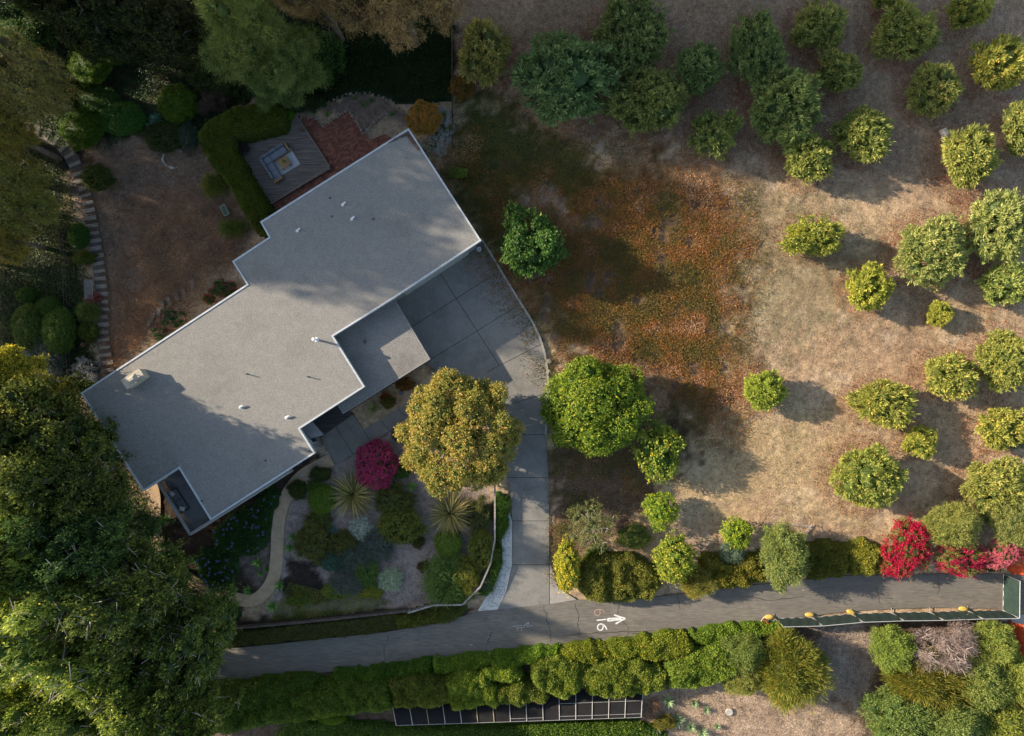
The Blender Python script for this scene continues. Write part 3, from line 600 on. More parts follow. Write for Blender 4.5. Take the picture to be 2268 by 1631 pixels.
# vents, all parts of the roof
M_white = plain('white_pipe', (.7, .71, .72), .4); M_lead = plain('lead_vent', (.09, .085, .08), .7)
def vent(px, py, h, r, m, tilt=True):
    x, y = W(px, py, ZR+h*.5); mb = MB(); mb.lathe((x, y, ZR-.06), [(r*2, 0), (r*1.8, .03), (r, .05), (r, h)], 12)
    if tilt: mb.tube([(x, y, ZR-.06+h), (x+UX.x*.32, y+UX.y*.32, ZR-.02+h)], r*1.1, 9)
    mb.build('vent_pipe', m, rf, smooth=False)
for a in ((661, 510), (762, 452), (782, 484), (535, 902), (637, 925)): vent(a[0]-4, a[1]+1, .14, .065, M_white)
for a in ((545, 829), (681, 835)): vent(a[0], a[1], .42, .04, M_lead, False)
for a in ((734, 479), (826, 485), (730, 438), (587, 1021), (446, 1111), (684, 1000)): vent(a[0], a[1], .12, .05, M_lead, False)
x, y = W(697, 752, ZR+.5); MB().lathe((x, y, ZR-.06), [(.2, 0), (.18, .03), (.085, .08), (.085, .75), (.15, .78), (.15, .9), (.1, .98)], 14).build('flue_pipe', M_white, rf)
x, y = W(808, 757, ZL); MB().lathe((x, y, ZL-.04), [(.16, 0), (.12, .05), (.05, .06), (.04, .3)], 12).build('vent_pipe', M_lead, lf)
# balcony
dk_f = WW([(338, 1068), (396, 1036), (470, 1150), (420, 1182), (414, 1176)], 1.0)
dkP = WW([(361.6, 1063.6), (402, 1036), (478, 1146), (431.5, 1174.5)], 1.15)
bal = MB().prism(dkP, .9, 1.15).build('balcony', surf('balcony_floor', (.13, .135, .14), (.18, .185, .19), 1.5, .8, .15, fineamt=.08), house)
rA, rB = Vector(W(350.5, 1071, 2.1)), Vector(W(420.5, 1184, 2.1)); rC = Vector(W(640, 1045, 2.1))
rail = MB(); dd = (rB-rA); an = math.atan2(dd.y, dd.x); rail.box(((rA.x+rB.x)/2, (rA.y+rB.y)/2, 2.06), (dd.length+.1, .24, .07), an)
for k in range(12): pass
rail.build('handrail', plain('handrail_paint', (.27, .28, .285), .6), bal)
bm_ = MB(); nb_ = 30
for k in range(nb_+1):
    c = rA.lerp(rB, k/nb_); bm_.box((c.x, c.y, 1.55), (.085, .07, 1.0), an)
bm_.build('baluster', plain('baluster_paint', (.24, .25, .255), .6), bal)
fas = MB(); d2 = (rC-rB); fas.box(((rB.x+rC.x)/2, (rB.y+rC.y)/2, 1.55), (d2.length*1.0, .22, 1.15), math.atan2(d2.y, d2.x)); fas.build('parapet', plain('parapet_paint', (.3, .31, .315), .7), bal)
# ------------------------------------------------------------------ timber deck
deck = empty('timber_deck', (0, 0, 0)); tag(deck, 'weathered square timber deck between the clipped hedge and the brick patio', 'deck')
M_plank = surf('weathered_plank', (.085, .072, .062), (.2, .17, .15), 2.2, .85, .4, fine=14, stretch=(.25, 5, 1), fineamt=.25, rot=-ANG)
o_, a_, b_ = Vector(DECKQ[3]), Vector(DECKQ[0]), Vector(DECKQ[2])
e1 = (a_-o_); e2 = (b_-o_); nP = 34; pm = MB(); Lp = e1.length; step_ = e2.length/nP
for k in range(nP):
    c = o_+e1*.5+e2*((k+.5)/nP); pm.box((c.x, c.y, .3), (Lp-.1, step_-.012, .1), math.atan2(e1.y, e1.x), .004)
pm.build('deck_board', M_plank, deck)
MB().ring(inset(DECKQ, -.03), inset(DECKQ, .05), 0, .352).build('rim_board', plain('rim_board_wood', (.2, .17, .14), .8), deck)
# ------------------------------------------------------------------ furniture and small things
M_cush = surf('slate_cushion', (.12, .14, .17), (.16, .18, .215), 3, .95, .1, fine=60, fineamt=.08)
M_teak = surf('teak', (.22, .13, .06), (.34, .21, .105), 4, .7, .2, fine=14, stretch=(.4, 6, 1), rot=-ANG)
def loc2(P_, u, v): return (P_[0]+UX.x*u+UY.x*v, P_[1]+UX.y*u+UY.y*v)
ZD = .35
rug = MB(); rq = WW([(643, 328), (665, 364), (623, 390), (600, 352)], ZD); rug.prism(rq, ZD+.004, ZD+.02)
tag(rug.build('rug', surf('pale_woven_rug', (.33, .35, .37), (.44, .46, .48), 6, .95, .5, fine=30, fineamt=.2)), 'pale grey rectangular rug lying on the timber deck under the coffee table', 'rug')
so = W(573, 351, ZD+.5); sofa = empty('corner_sofa', (*so, ZD+.02), ANG); tag(sofa, 'L shaped corner sofa with slate blue cushions and teak arms on the deck', 'sofa')
L1_, L2_, DP = 2.55, 2.45, .85
MB().box((L1_/2, -DP/2, .16), (L1_, DP, .16)).box((DP/2, -L2_/2-DP/4, .16), (DP, L2_-DP/2, .159)).build('frame', M_teak, sofa)
for (c, d) in (((1.68, -.5, .34), (1.55, .62, .2)), ((.52, -.5, .34), (.72, .62, .2)), ((.5, -1.63, .34), (.66, 1.55, .2))):
    MB().box(c, d, ex=.06).build('seat_cushion', M_cush, sofa, smooth=False)
for i in range(3):
    MB().box((.5+i*.76+.1, -.11, .52), (.74, .2, .42), ex=.08).build('back_cushion', M_cush, sofa)
    MB().box((.1, -.45-i*.7, .52), (.2, .68, .42), ex=.08).build('back_cushion', M_cush, sofa)
MB().box((L1_+.06, -.42, .3), (.13, .86, .42)).build('arm', M_teak, sofa); MB().box((.42, -L2_-.06, .3), (.86, .13, .42)).build('arm', M_teak, sofa)
tb = empty('coffee_table', (*W(629, 360, ZD+.4), ZD+.02), ANG); tag(tb, 'square slatted teak coffee table in front of the corner sofa', 'table')
tt = MB()
for k in range(9): tt.box(((k-4)*.098, 0, .36), (.09, .88, .04), 0, .004)
tt.build('tabletop', M_teak, tb)
for sx in (-1, 1):
    for sy in (-1, 1): MB().box((sx*.38, sy*.38, .17), (.08, .08, .34)).build('leg', M_teak, tb)
def rosette(name, x, y, z, n, L, wd, mat, seed=0, lift=.5, parent=None, label=None, cat='plant', group=None, tint=(1, 1, 1), segs=3, droop=.35, tone=(.2, .9), z0=.05, pot=None):
    """strap-leaved plant: every blade a folded, arching strip"""
    g = random.Random(seed); V = []; F = []; T = []
    for i in range(n):
        a = i*2.39996+g.uniform(-.2, .2); el = lift*(1-i/n)*1.4+g.uniform(.0, .35); l = L*g.uniform(.72, 1.05); base = len(V)
        dx, dy = math.cos(a), math.sin(a)
        for k in range(segs+1):
            s_ = k/segs; r = l*s_*math.cos(el*(1-.3*s_)); h_ = l*(s_*math.sin(el)-droop*s_*s_*.6)+z0
            w_ = wd*(1-s_)**.6*(.65+.7*min(1, s_*3)) if k < segs else .003
            px_, py_ = -dy*w_/2, dx*w_/2
            V += [(dx*r+px_, dy*r+py_, max(h_, .02)), (dx*r, dy*r, max(h_-w_*.18, .01)), (dx*r-px_, dy*r-py_, max(h_, .02))]
        tone_ = g.uniform(*tone)
        for k in range(segs):
            b_ = base+k*3; F += [(b_, b_+1, b_+4, b_+3), (b_+1, b_+2, b_+5, b_+4)]; T += [tone_+g.uniform(-.1, .1)]*2
    me = bpy.data.meshes.new(name); me.from_pydata(V, [], F); at_ = me.attributes.new('tone', 'FLOAT', 'FACE'); at_.data.foreach_set('value', T); me.materials.append(mat)
    o = link(name, me, parent, (x, y, z)); o.color = (*tint, 1); tag(o, label, cat if label else None, group); return o
rosette('table_plant', *W(628, 358, ZD+.45), ZD+.4, 9, .28, .05, LM['deep'], 3, .6, None, 'small green leafy plant standing on the coffee table', 'plant')
M_terra = surf('terracotta', (.2, .085, .05), (.3, .14, .085), 5, .85, .2)
def pot(px, py, r, h, label, m=None, sp=None, z=0, tint=(1, 1, 1), pr=None, ph=.6, nm='plant_pot', cat='pot'):
    x, y = W(px, py, z+h); root = empty(nm, (x, y, z)); tag(root, label, cat)
    MB().lathe((0, 0, 0), [(r*.7, 0), (r*.95, h*.9), (r*1.05, h*.9), (r*1.05, h), (r*.85, h), (r*.8, h*.85)], 18).build('pot', m or M_terra, root)
    if sp:
        c = PROTO[sp][0][0]; nom = PROTO[sp][1]; o = link('foliage', c['leaf'], root, (0, 0, h+ph*.4)); o.scale = (pr/nom[0], pr/nom[1], ph/2/nom[2]); o.color = (*tint, 1)
    else: MB().lathe((0, 0, h*.72), [(r*.8, 0), (r*.1, .03)], 12).build('soil', M_dark, root)
    return root
# balcony sofa with two pillows
bs = W(393, 1110, 1.6); sf = empty('balcony_sofa', (*bs, 1.152), math.radians(-57.4)); tag(sf, 'dark grey two seat sofa on the balcony behind the slatted railing', 'sofa')
MB().box((0, 0, .2), (2.1, .85, .24)).build('frame', plain('dark_wicker', (.06, .062, .065), .8), sf)
for s_ in (-1, 1): MB().box((s_*.52, .1, .38), (1.0, .62, .16), ex=.05).build('seat_cushion', surf('charcoal_cushion', (.1, .105, .11), (.14, .145, .15), 3, .95, .1), sf)
for s_ in (-1, 1): MB().box((s_*.52, -.34, .52), (1.0, .18, .4), ex=.06).build('back_cushion', surf('charcoal_cushion', (.1, .105, .11), (.14, .145, .15), 3, .95, .1), sf)
MB().box((-1.04, 0, .34), (.07, .85, .3)).build('arm', M_dark, sf); MB().box((1.04, 0, .34), (.07, .85, .3)).build('arm', M_dark, sf)
M_pil = plain('pale_pillow_cloth', (.4, .39, .4), .95)
def pillow(x, y, z, rz, label):
    mb = MB(); n = 6
    for sgn_ in (1, -1):
        for i in range(n+1):
            for j in range(n+1):
                u, v = i/n*2-1, j/n*2-1; k = (1-u*u)*(1-v*v); c_ = 1-.12*(1-abs(u))*(abs(v) > .99)-.12*(1-abs(v))*(abs(u) > .99)
                mb.v.append((u*.24*c_, v*.24*c_, sgn_*.09*k**.5))
    for s_ in range(2):
        for i in range(n):
            for j in range(n):
                a = s_*(n+1)**2+i*(n+1)+j; q = (a, a+n+1, a+n+2, a+1); mb.f.append(q if s_ == 0 else q[::-1])
    o = mb.build('pillow', M_pil, None, smooth=True); o.location = (x, y, z); o.rotation_euler = (.35, .2, rz); tag(o, label, 'pillow')
p1 = W(383, 1077, 1.75); p2 = W(423, 1140, 1.75)
cs, sn_ = math.cos(math.radians(-57.4)), math.sin(math.radians(-57.4))
def bsl(u, v): return (bs[0]+cs*u-sn_*v, bs[1]+sn_*u+cs*v)
pillow(*bsl(-.78, -.02), 1.73, -.9, 'pale square pillow at the upper end of the balcony sofa, by the house corner')
pillow(*bsl(.8, .02), 1.73, -.3, 'pale square pillow tilted at the lower end of the balcony sofa')
# garden bench, grey bench, lamps, stones
def bench(px, py, L, D_, rz, z, label, m, legm, name='garden_bench'):
    root = empty(name, (*W(px, py, z), 0), rz); tag(root, label, 'bench')
    MB().ring([(-L/2, -D_/2), (L/2, -D_/2), (L/2, D_/2), (-L/2, D_/2)], [(-L/2+.06, -D_/2+.06), (L/2-.06, -D_/2+.06), (L/2-.06, D_/2-.06), (-L/2+.06, D_/2-.06)], z-.05, z).build('frame', legm, root)
    mb = MB()
    for k in range(8): mb.box((0, -D_/2+.06+(D_-.12)*(k+.5)/8, z-.02), (L-.13, (D_-.12)/8*.75, .02), 0, .003)
    mb.build('seat', m, root)
    for sx in (-1, 1):
        for sy in (-1, 1): MB().box((sx*(L/2-.06), sy*(D_/2-.06), (z-.05)/2), (.05, .05, z-.05)).build('leg', legm, root)
bench(497, 466, .95, .5, math.radians(-62), .5, 'small green metal framed bench standing on dry ground beside the long hedge', plain('green_mesh', (.07, .1, .07)), plain('green_metal', (.2, .27, .2)))
bench(196, 641, 1.7, .75, math.radians(-88), .45, 'plain grey wooden bench beside the stepped path', surf('grey_bench_wood', (.12, .12, .12), (.19, .19, .18), 3), surf('grey_bench_wood', (.12, .12, .12), (.19, .19, .18), 3))
def stone(x, y, r, label, group, seed, m, z=0):
    g = random.Random(seed); o = MB().blob((0, 0, 0), (r*g.uniform(.8, 1.3), r*g.uniform(.7, 1.1), r*.6), seed, 7, .2).build('stone', m, None, smooth=False)
    o.location = (x, y, z+r*.25); o.rotation_euler.z = g.uniform(0, 6); tag(o, label, 'stone', group)
M_stone = surf('pale_stone', (.3, .28, .25), (.5, .47, .42), 3, .9, .4); M_stone2 = surf('tan_stone', (.17, .15, .115), (.3, .27, .21), 3, .9, .5)
for i in range(17):
    a = math.radians(-75-i*14.5); x, y = W(386+25*math.cos(a), 352-27*math.sin(a)*.75); stone(x, y, .1+.07*((i*7) % 5)/5, 'pale stone of the small ring on the dry lawn near the bend of the hedge', 'stones of the small ring', i, M_stone)
def along(pts, step):
    P_ = [Vector(p) for p in WW(pts)]; out = []; acc = 0
    for a, b_ in zip(P_, P_[1:]):
        l = (b_-a).length; t_ = acc
        while t_ < l: out.append(a.lerp(b_, t_/l)); t_ += step
        acc = t_-l
    return out
zig = [(660, 263), (699, 259), (713, 281), (771, 244), (789, 270), (806, 297), (825, 275), (853, 250), (868, 262)]
for i, c in enumerate(along(zig, .3)): stone(c.x+.03*math.sin(i*5), c.y+.03*math.cos(i*3), .13+.04*math.sin(i*2.3), 'tan stone in the zigzag edging between the brick patio and planting bed', 'zigzag edging stones by the brick patio', 40+i, M_stone2)
for i, c in enumerate(along([(658, 246), (690, 237), (740, 222), (770, 207), (820, 205), (850, 218), (880, 234), (902, 256)], .42)): stone(c.x+.06*math.sin(i*4), c.y+.06*math.cos(i*7), .11+.04*math.sin(i*1.7), 'rough stone in the curved outer edging of the bed above the patio', 'curved outer edging stones of the planting bed', 140+i, M_stone2)
for i, c in enumerate(along([(655, 1066), (690, 1043), (722, 1024)], .6)): stone(c.x+.05*math.sin(i*4), c.y+.22, .1+.03*math.sin(i*1.7), 'pale stone along the house side of the gravel path', 'pale stones edging the gravel path by the house', 190+i, M_stone)
for i, (a, b_) in enumerate([(706, 1051), (722, 1043), (680, 1068)]): stone(*W(a, b_), .12, 'pale stone on the garden side of the gravel path near the walkway slabs', 'pale stones on the garden side of the path', 210+i, M_stone)
def lone(px, py, r, label, m): x, y = W(px, py); o = MB().blob((0, 0, 0), (r, r*.8, r*.5), int(px), 9, .12).build('stone', m, None); o.location = (x, y, r*.2); tag(o, label, 'stone')
lone(1603, 936, .14, 'white stone on dry grass right of the red ground cover', M_stone); lone(1216, 800, .3, 'tan rock at the kerb above the fruit laden tree', M_stone2); lone(1215, 822, .22, 'small grey rock touching the kerb beside the fruit laden tree', M_stone)
ds = MB().lathe((0, 0, 0), [(.33, 0), (.34, .05), (.3, .09)], 20).build('stepping_stone', M_stone); ds.location = (*W(1615, 1577), 0.0); tag(ds, 'round pale disc shaped stone on the bare slope at the bottom', 'stone')
lp = empty('garden_lamp', (*W(176, 548), 0)); tag(lp, 'small white globe garden lamp beside the stepped path', 'lamp')
MB().tube([(0, 0, 0), (0, 0, .5)], .03).build('post', M_dark, lp); MB().blob((0, 0, .62), .15, 2, 14, 0).build('globe', M_white, lp, smooth=True)
ur = empty('round_urn', (*W(1061, 552, .5), .03)); tag(ur, 'round white rimmed urn at the top corner of the driveway by the roof', 'urn')
MB().lathe((0, 0, 0), [(.12, 0), (.2, .2), (.2, .45), (.21, .5), (.13, .5), (.1, .42)], 20).build('body', plain('urn_glaze', (.42, .46, .5), .4), ur); MB().lathe((0, 0, .38), [(.12, 0), (.02, .01)], 12).build('opening', M_dark, ur)
hs = MB().tube([(x, y, .03) for x, y in smooth_line(WW([(503, 560), (512, 547), (527, 538), (545, 537), (558, 545), (566, 560), (570, 575)]))], .018, 5, True).build('garden_hose', plain('hose_grey', (.2, .2, .18)), None); tag(hs, 'thin grey hose curving over the ground at the stepped roof corner', 'hose')
ub = MB().box((0, 0, .02), (1.3, .62, .1), 0, .02).build('utility_cover', surf('cover_concrete', (.3, .28, .23), (.38, .35, .3), 2, .9, .2)); ub.location = (*W(1367, 1418), .0); ub.rotation_euler.z = .08; tag(ub, 'rectangular concrete utility cover set in the lower road edge', 'utility cover')
for i, (a, b_, l, rz) in enumerate([(1775, 1164, 1.7, -.12), (1790, 1172, 1.0, .9)]):
    o = MB().box((0, 0, .03), (l, .14, .05)).build('plank', surf('grey_plank', (.24, .22, .2), (.36, .33, .3), 3)); o.location = (*W(a, b_), 0.0+.03*i); o.rotation_euler.z = rz
    tag(o, ['long grey plank lying on the dry slope above the roadside shrubs', 'short grey plank crossing the long one on the dry slope'][i], 'plank')
o = MB().box((0, 0, .3), (.5, .75, .6), .5, .1).blob((.1, -.35, .2), (.35, .3, .25), 5).build('boulder', M_stone); o.location = (*W(2087, 297), 0); tag(o, 'pale grey boulder on the slope beside the upper right orchard tree', 'boulder')
o = MB().tube([(-.6, 0, .25), (0, .05, .4), (.6, -.1, .3)], .05).build('white_pipe', M_white); o.location = (*W(1828, 553), 0); o.rotation_euler.z = -.7; tag(o, 'short white pipe sticking out below an orchard tree', 'pipe')
# stepped path of timber ties
tl = smooth_line([(42, 284), (72, 287), (100, 295), (128, 313), (150, 337), (167, 365), (180, 400), (193, 440), (203, 490), (213, 545), (221, 600), (228, 660), (229, 715), (231, 760), (243, 825)], 6)
tp = WW(tl); tag(MB().ribbon(tp, 1.2, .004).build('path', surf('path_soil', (.075, .065, .058), (.12, .105, .09), 3, .95, .4)), kind='structure')
P_ = [Vector(a) for a in tp]; acc = 0; k = 0; tie0 = None
for a, b_ in zip(P_, P_[1:]):
    l = (b_-a).length; d = (b_-a).normalized()
    while acc < l:
        c = a+d*acc; s_ = .9 if k < 8 else .68
        if tie0 is None:
            tie0 = MB().box((0, 0, .04), (1.0, .33, .12), 0, .02).build('stepping_tie', surf('tie_wood', (.15, .135, .112), (.25, .225, .19), 3, .9, .5, fine=12, stretch=(.3, 4, 1))); o = tie0
        else: o = tie0.copy(); col.objects.link(o)
        o.location = (c.x+.04*math.sin(k*9), c.y, 0.01); o.rotation_euler.z = math.atan2(d.y, d.x)+PI/2+.07*math.sin(k*7); o.scale = (1.03+.05*math.sin(k*3), 1+.15*math.sin(k*5), 1)
        tag(o, 'weathered timber tie laid across the curving stepped path on the left', 'step', 'timber ties of the stepped path'); acc += s_; k += 1
    acc -= l
for i, (a, b_) in enumerate([(375, 667), (392, 658), (408, 650), (427, 630), (360, 676), (352, 692), (330, 718), (338, 703)]):
    o = tie0.copy(); col.objects.link(o); o.location = (*W(a, b_), .0); o.rotation_euler.z = 2.1-.12*i; o.scale = (.85, 1.1, 1); tag(o, 'short timber tie of the small path along the upper house wall', 'step', 'timber ties by the house wall')
# ------------------------------------------------------------------ fences
def wirefence(name, pts, h, label, m, step=2.4, top=True, z=0, mesh=None, meshh=None):
    root = empty(name, (*pts[0], 0)); tag(root, label, 'fence'); ox, oy = pts[0]
    P_ = [Vector(p) for p in pts]; posts = [P_[0]]
    for a, b_ in zip(P_, P_[1:]):
        n = max(1, round((b_-a).length/step)); posts += [a.lerp(b_, (k+1)/n) for k in range(n)]
    for c in posts: MB().box((c.x-ox, c.y-oy, h/2), (.09, .09, h), 0, .01).build('post', m, root)
    mb = MB()
    for zz_ in ([h-.05, h*.55, h*.15] if top else [h*.5]):
        for a, b_ in zip(posts, posts[1:]): mb.tube([(a.x-ox, a.y-oy, zz_), (b_.x-ox, b_.y-oy, zz_)], .02, 4)
    mb.build('rail', m, root); return root
wirefence('wire_fence', WW([(1003, -20), (1003, 120), (1004, 325)]), 1.3, 'dark wire fence along the right side of the shaded ivy lawn', plain('dark_post', (.05, .035, .03)))
wirefence('low_fence', WW([(136, 400), (150, 560), (158, 690), (164, 840)]), 1.0, 'dark low fence running beside the clipped shrubs on the left', plain('dark_post', (.05, .035, .03)), 1.6)
# curved timber fence round the garden corner
M_tf = surf('weathered_rail', (.2, .18, .16), (.34, .31, .28), 3, .85, .4, fine=12)
tf = empty('timber_fence', (0, 0, 0)); tag(tf, 'weathered timber rail fence curving round the garden corner beside the driveway', 'fence')
fp = WW([(1096, 1080), (1096, 1196), (1086, 1250), (1064, 1300), (1024, 1340), (960, 1341), (904, 1358)], 1.0)
for i, (a, b_) in enumerate(zip(fp, fp[1:])):
    a, b_ = Vector(a), Vector(b_); c = (a+b_)/2; d = b_-a; an_ = math.atan2(d.y, d.x)
    MB().box((c.x, c.y, 1.0), (d.length, .14, .045), an_, .004).build('top_rail', M_tf, tf); MB().box((c.x, c.y, .45), (d.length, .04, .12), an_, .004).build('rail', M_tf, tf)
    n = max(2, int(d.length/.35)); pk = MB()
    for k in range(n): q_ = a.lerp(b_, (k+.5)/n); pk.box((q_.x, q_.y, .5), (.05, .04, .94), an_, .004)
    pk.build('picket', surf('brown_picket', (.09, .06, .05), (.15, .11, .09), 3), tf)
for a in fp: MB().box((a[0], a[1], .5), (.13, .13, .97)).build('post', M_tf, tf)
# retaining wall between garden and lower bank
rw = MB(); rp = WW([(480, 1392), (640, 1378), (760, 1366), (905, 1350)])
for a, b_ in zip(rp, rp[1:]):
    a, b_ = Vector(a), Vector(b_); c = (a+b_)/2; rw.box((c.x, c.y, .22), ((b_-a).length, .2, .5), math.atan2((b_-a).y, (b_-a).x), .02)
tag(rw.build('retaining_wall', surf('old_board', (.06, .045, .04), (.11, .085, .07), 3)), 'low dark timber retaining wall between the garden and the lower bank', 'wall')
# construction fence: green screened panels
M_scr = surf('green_screen_cloth', (.014, .03, .026), (.022, .042, .036), 1.2, .9, .3, fine=50, fineamt=.12, bdist=.03); M_galv = plain('galvanised_tube', (.5, .5, .5), .4, .3)
base = WW([(1714, 1370), (1799, 1368), (1886, 1360), (1974, 1357), (2059, 1356), (2143, 1353), (2221, 1352)]); HF = 2.0
lab6 = ['green screened fence panel at the left end of the construction fence', 'second green screened fence panel from the left end', 'green screened fence panel just left of the middle of the run', 'green screened fence panel just right of the middle, its top rail slightly bent', 'green screened fence panel next but one to the corner', 'green screened fence panel meeting the corner with the gate panel']
def panel(a, b_, label, h=HF, cat='fence panel', name='fence_panel', group='green construction fence panels'):
    a, b_ = Vector(a), Vector(b_); d = (b_-a); L = d.length-.08; an_ = math.atan2(d.y, d.x); root = empty(name, (a.x, a.y, 0), an_); tag(root, label, cat, group)
    fr = MB(); fr.tube([(.04, 0, .05), (.04, 0, h), (L, 0, h), (L, 0, .05), (.04, 0, .05)], .03, 6); fr.build('frame', M_galv, root)
    sc_ = MB(); n = 14; m_ = 6; b0 = 0
    for j in range(m_+1):
        for i in range(n+1): sc_.v.append((.06+(L-.1)*i/n, .035*math.sin(i*1.7+j)+.03, .1+(h-.12)*j/m_))
    for j in range(m_):
        for i in range(n): k = j*(n+1)+i; sc_.f.append((k, k+1, k+n+2, k+n+1))
    sc_.build('screen', M_scr, root, smooth=True)
    fo = MB()
    for u in (.3,): fo.box((.0, .0, .05), (.06, .9, .05)).tube([(0, -.4, .06), (0, -.4, .12)], .02)
    fo.build('foot', surf('foot_metal', (.2, .19, .18), (.3, .28, .27), 3), root); return root
for i in range(6): panel(base[i], base[i+1], lab6[i])
gp = panel(W(2221, 1352), W(2222, 1270), 'green screened gate panel with a white sign standing across the road end', name='gate_panel', cat='gate', group=None)
MB().box((1.75, -.06, 1.55), (.85, .02, .6), 0, .002).build('sign', plain('white_board', (.8, .8, .8), .6), gp)
M_bag = surf('yellow_bag_cloth', (.42, .29, .06), (.6, .43, .11), 3, .9, .4)
for i, (a, b_) in enumerate([(1703, 1366), (1792, 1361), (1883, 1355), (2132, 1348)]):
    s_ = MB().blob((0, 0, .1), (.44, .22, .13), i, 12, .07).build('sandbag', M_bag, None, smooth=True); s_.location = (*W(a, b_), .02); s_.rotation_euler.z = [.05, .0, -.35, -.08][i]
    tag(s_, ['yellow sandbag beside the orange barricade at the left fence end', 'yellow sandbag on the foot between the two leftmost fence panels', 'plump yellow sandbag slumped over a foot near the middle of the fence', 'yellow sandbag on the foot nearest the gate panel corner'][i], 'sandbag', 'sandbags on the fence feet')
br_ = empty('barricade', (*W(1693, 1374), .02), -.6); tag(br_, 'small orange and white barricade board at the left end of the fence', 'barricade')
MB().box((0, 0, .3), (.75, .05, .2)).build('board', plain('orange_board', (.6, .1, .04)), br_); MB().box((-.25, 0, .1), (.05, .5, .05)).box((.25, 0, .1), (.05, .5, .05)).build('foot', M_galv, br_)
M_net = surf('orange_netting', (.42, .05, .015), (.62, .1, .03), 4, .8, .8, fine=20)
def netting(pts, h, label, seed):
    g = random.Random(seed); P_ = smooth_line(WW(pts), 8); n = len(P_); mb = MB(); m_ = 5
    for j in range(m_+1):
        for (x, y) in P_: mb.v.append((x+(.9*j/m_)+g.uniform(-.1, .1), y+g.uniform(-.1, .1), .05+h*math.sin(j/m_*PI/2)+g.uniform(-.06, .06)))
    for j in range(m_):
        for i in range(n-1): k_ = j*n+i; mb.f.append((k_, k_+1, k_+n+1, k_+n))
    o = mb.build('safety_netting', M_net, None, smooth=True); tag(o, label, 'netting')
netting([(2236, 1375), (2236, 1430), (2228, 1490), (2230, 1550), (2262, 1610)], 1.1, 'orange safety netting running down behind the trees at the right edge', 1)
netting([(2228, 1205), (2222, 1235), (2236, 1268), (2290, 1262)], 1.1, 'orange safety netting sagging above the gate panel', 2)
tag(MB().prism(WW([(2240, 1362), (2400, 1362), (2400, 1700), (2262, 1620), (2245, 1500)]), -.2, .02).build('pavement', surf('far_pavement', (.3, .28, .27), (.4, .38, .36), 1, .9, .1)), kind='structure')
# long black-clad screen on steel posts, leaning back against the bank
M_blk = surf('black_mesh', (.006, .006, .007), (.012, .012, .013), 1.5, .7, .3, fine=40, fineamt=.3)
bs_ = empty('screen_fence', (0, 0, 0)); tag(bs_, 'long black mesh screen with pale steel posts leaning behind the lower hedge', 'fence')
lo_ = [W(a, b_, 1.7) for a, b_ in ((878, 1607), (1420, 1589))]; hi2 = [W(a, b_, .3) for a, b_ in ((866, 1545), (1424, 1522))]
v = [(*hi2[0], .3), (*hi2[1], .3), (*lo_[1], 1.7), (*lo_[0], 1.7)]
mb = MB(); mb.add(v, [(0, 3, 2, 1)]); mb.add([(x, y, z-.03) for x, y, z in v], [(0, 1, 2, 3)]); mb.build('mesh_sheet', M_blk, bs_)
M_post = plain('pale_steel', (.4, .4, .39), .5, .2)
for k in range(16):
    s_ = k/15; a = Vector(v[0]).lerp(Vector(v[1]), s_); b_ = Vector(v[3]).lerp(Vector(v[2]), s_); MB().tube([a+Vector((0, 0, .04)), b_+Vector((0, 0, .05))], .035, 6).build('post', M_post if k not in (2, 5, 6) else plain('tan_steel', (.3, .24, .14)), bs_)
rl = MB()
for s0, s1, t_ in ((7/15, 9/15, .3), (10/15, 1, .45), (10/15, 1, .88), (0, 1, 1), (7/15, 9/15, .9)):
    q = [Vector(v[0]).lerp(Vector(v[1]), s).lerp(Vector(v[3]).lerp(Vector(v[2]), s), t_)+Vector((0, 0, .03)) for s in (s0, s1)]; rl.tube(q, .018, 5)
rl.build('rail', M_post, bs_)
# painted marks on the road
M_paint = surf('road_paint', (.5, .5, .49), (.75, .75, .74), 6, .8, .1, fine=30, fineamt=.2); M_paint2 = surf('faded_orange_paint', (.3, .2, .15), (.4, .27, .2), 6, .8, .1)
def R(x, y): return W((1480+x/5.4)/1.3228, (1760+y/5.4)/1.3228)
def mark(name, lines, wd, m, z=.018):
    mb = MB()
    for i, l in enumerate(lines): mb.ribbon(smooth_line([R(*q) for q in l], 5) if len(l) > 2 else [R(*q) for q in l], wd, z+.0015*i)
    return mb.build(name, m, rd)
mark('painted_number', [[(1610, 462), (1590, 420), (1560, 385), (1510, 370), (1468, 395), (1463, 435), (1480, 462), (1520, 468), (1545, 440), (1550, 405), (1535, 380)]], .11, M_paint)
mark('painted_number', [[(1575, 190), (1550, 160), (1510, 143), (1450, 143), (1415, 170), (1418, 210), (1450, 238), (1485, 230), (1503, 195), (1490, 158)]], .08, M_paint2)
mark('painted_number', [[(1448, 312), (1600, 297)]], .11, M_paint)
mark('painted_arrow', [[(1620, 288), (1830, 275)], [(1620, 322), (1850, 295)], [(1720, 225), (1895, 282)], [(1745, 368), (1905, 280)], [(1622, 288), (1626, 322)]], .13, M_paint)
mk = []; g = random.Random(5)
for (x0, y0, n, dx, dy) in ((125, 400, 9, 17, -1), (290, 395, 6, 17, -3), (300, 370, 5, 16, -3), (330, 345, 3, 16, 0), (345, 405, 6, 16, -3)):
    for i in range(n):
        x_, y_ = x0+i*dx, y0+i*dy; mk.append([(x_, y_+g.uniform(-9, 2)), (x_+g.uniform(3, 9), y_+g.uniform(4, 12)), (x_+g.uniform(8, 14), y_+g.uniform(-8, 4))])
mk += [[(172, 432), (310, 420)], [(255, 425), (258, 472)], [(175, 435), (198, 470)]]
for i in range(4): mk.append([(-560+i*12, 690+g.uniform(-8, 8)), (-552+i*12, 700), (-548+i*12, 690)])
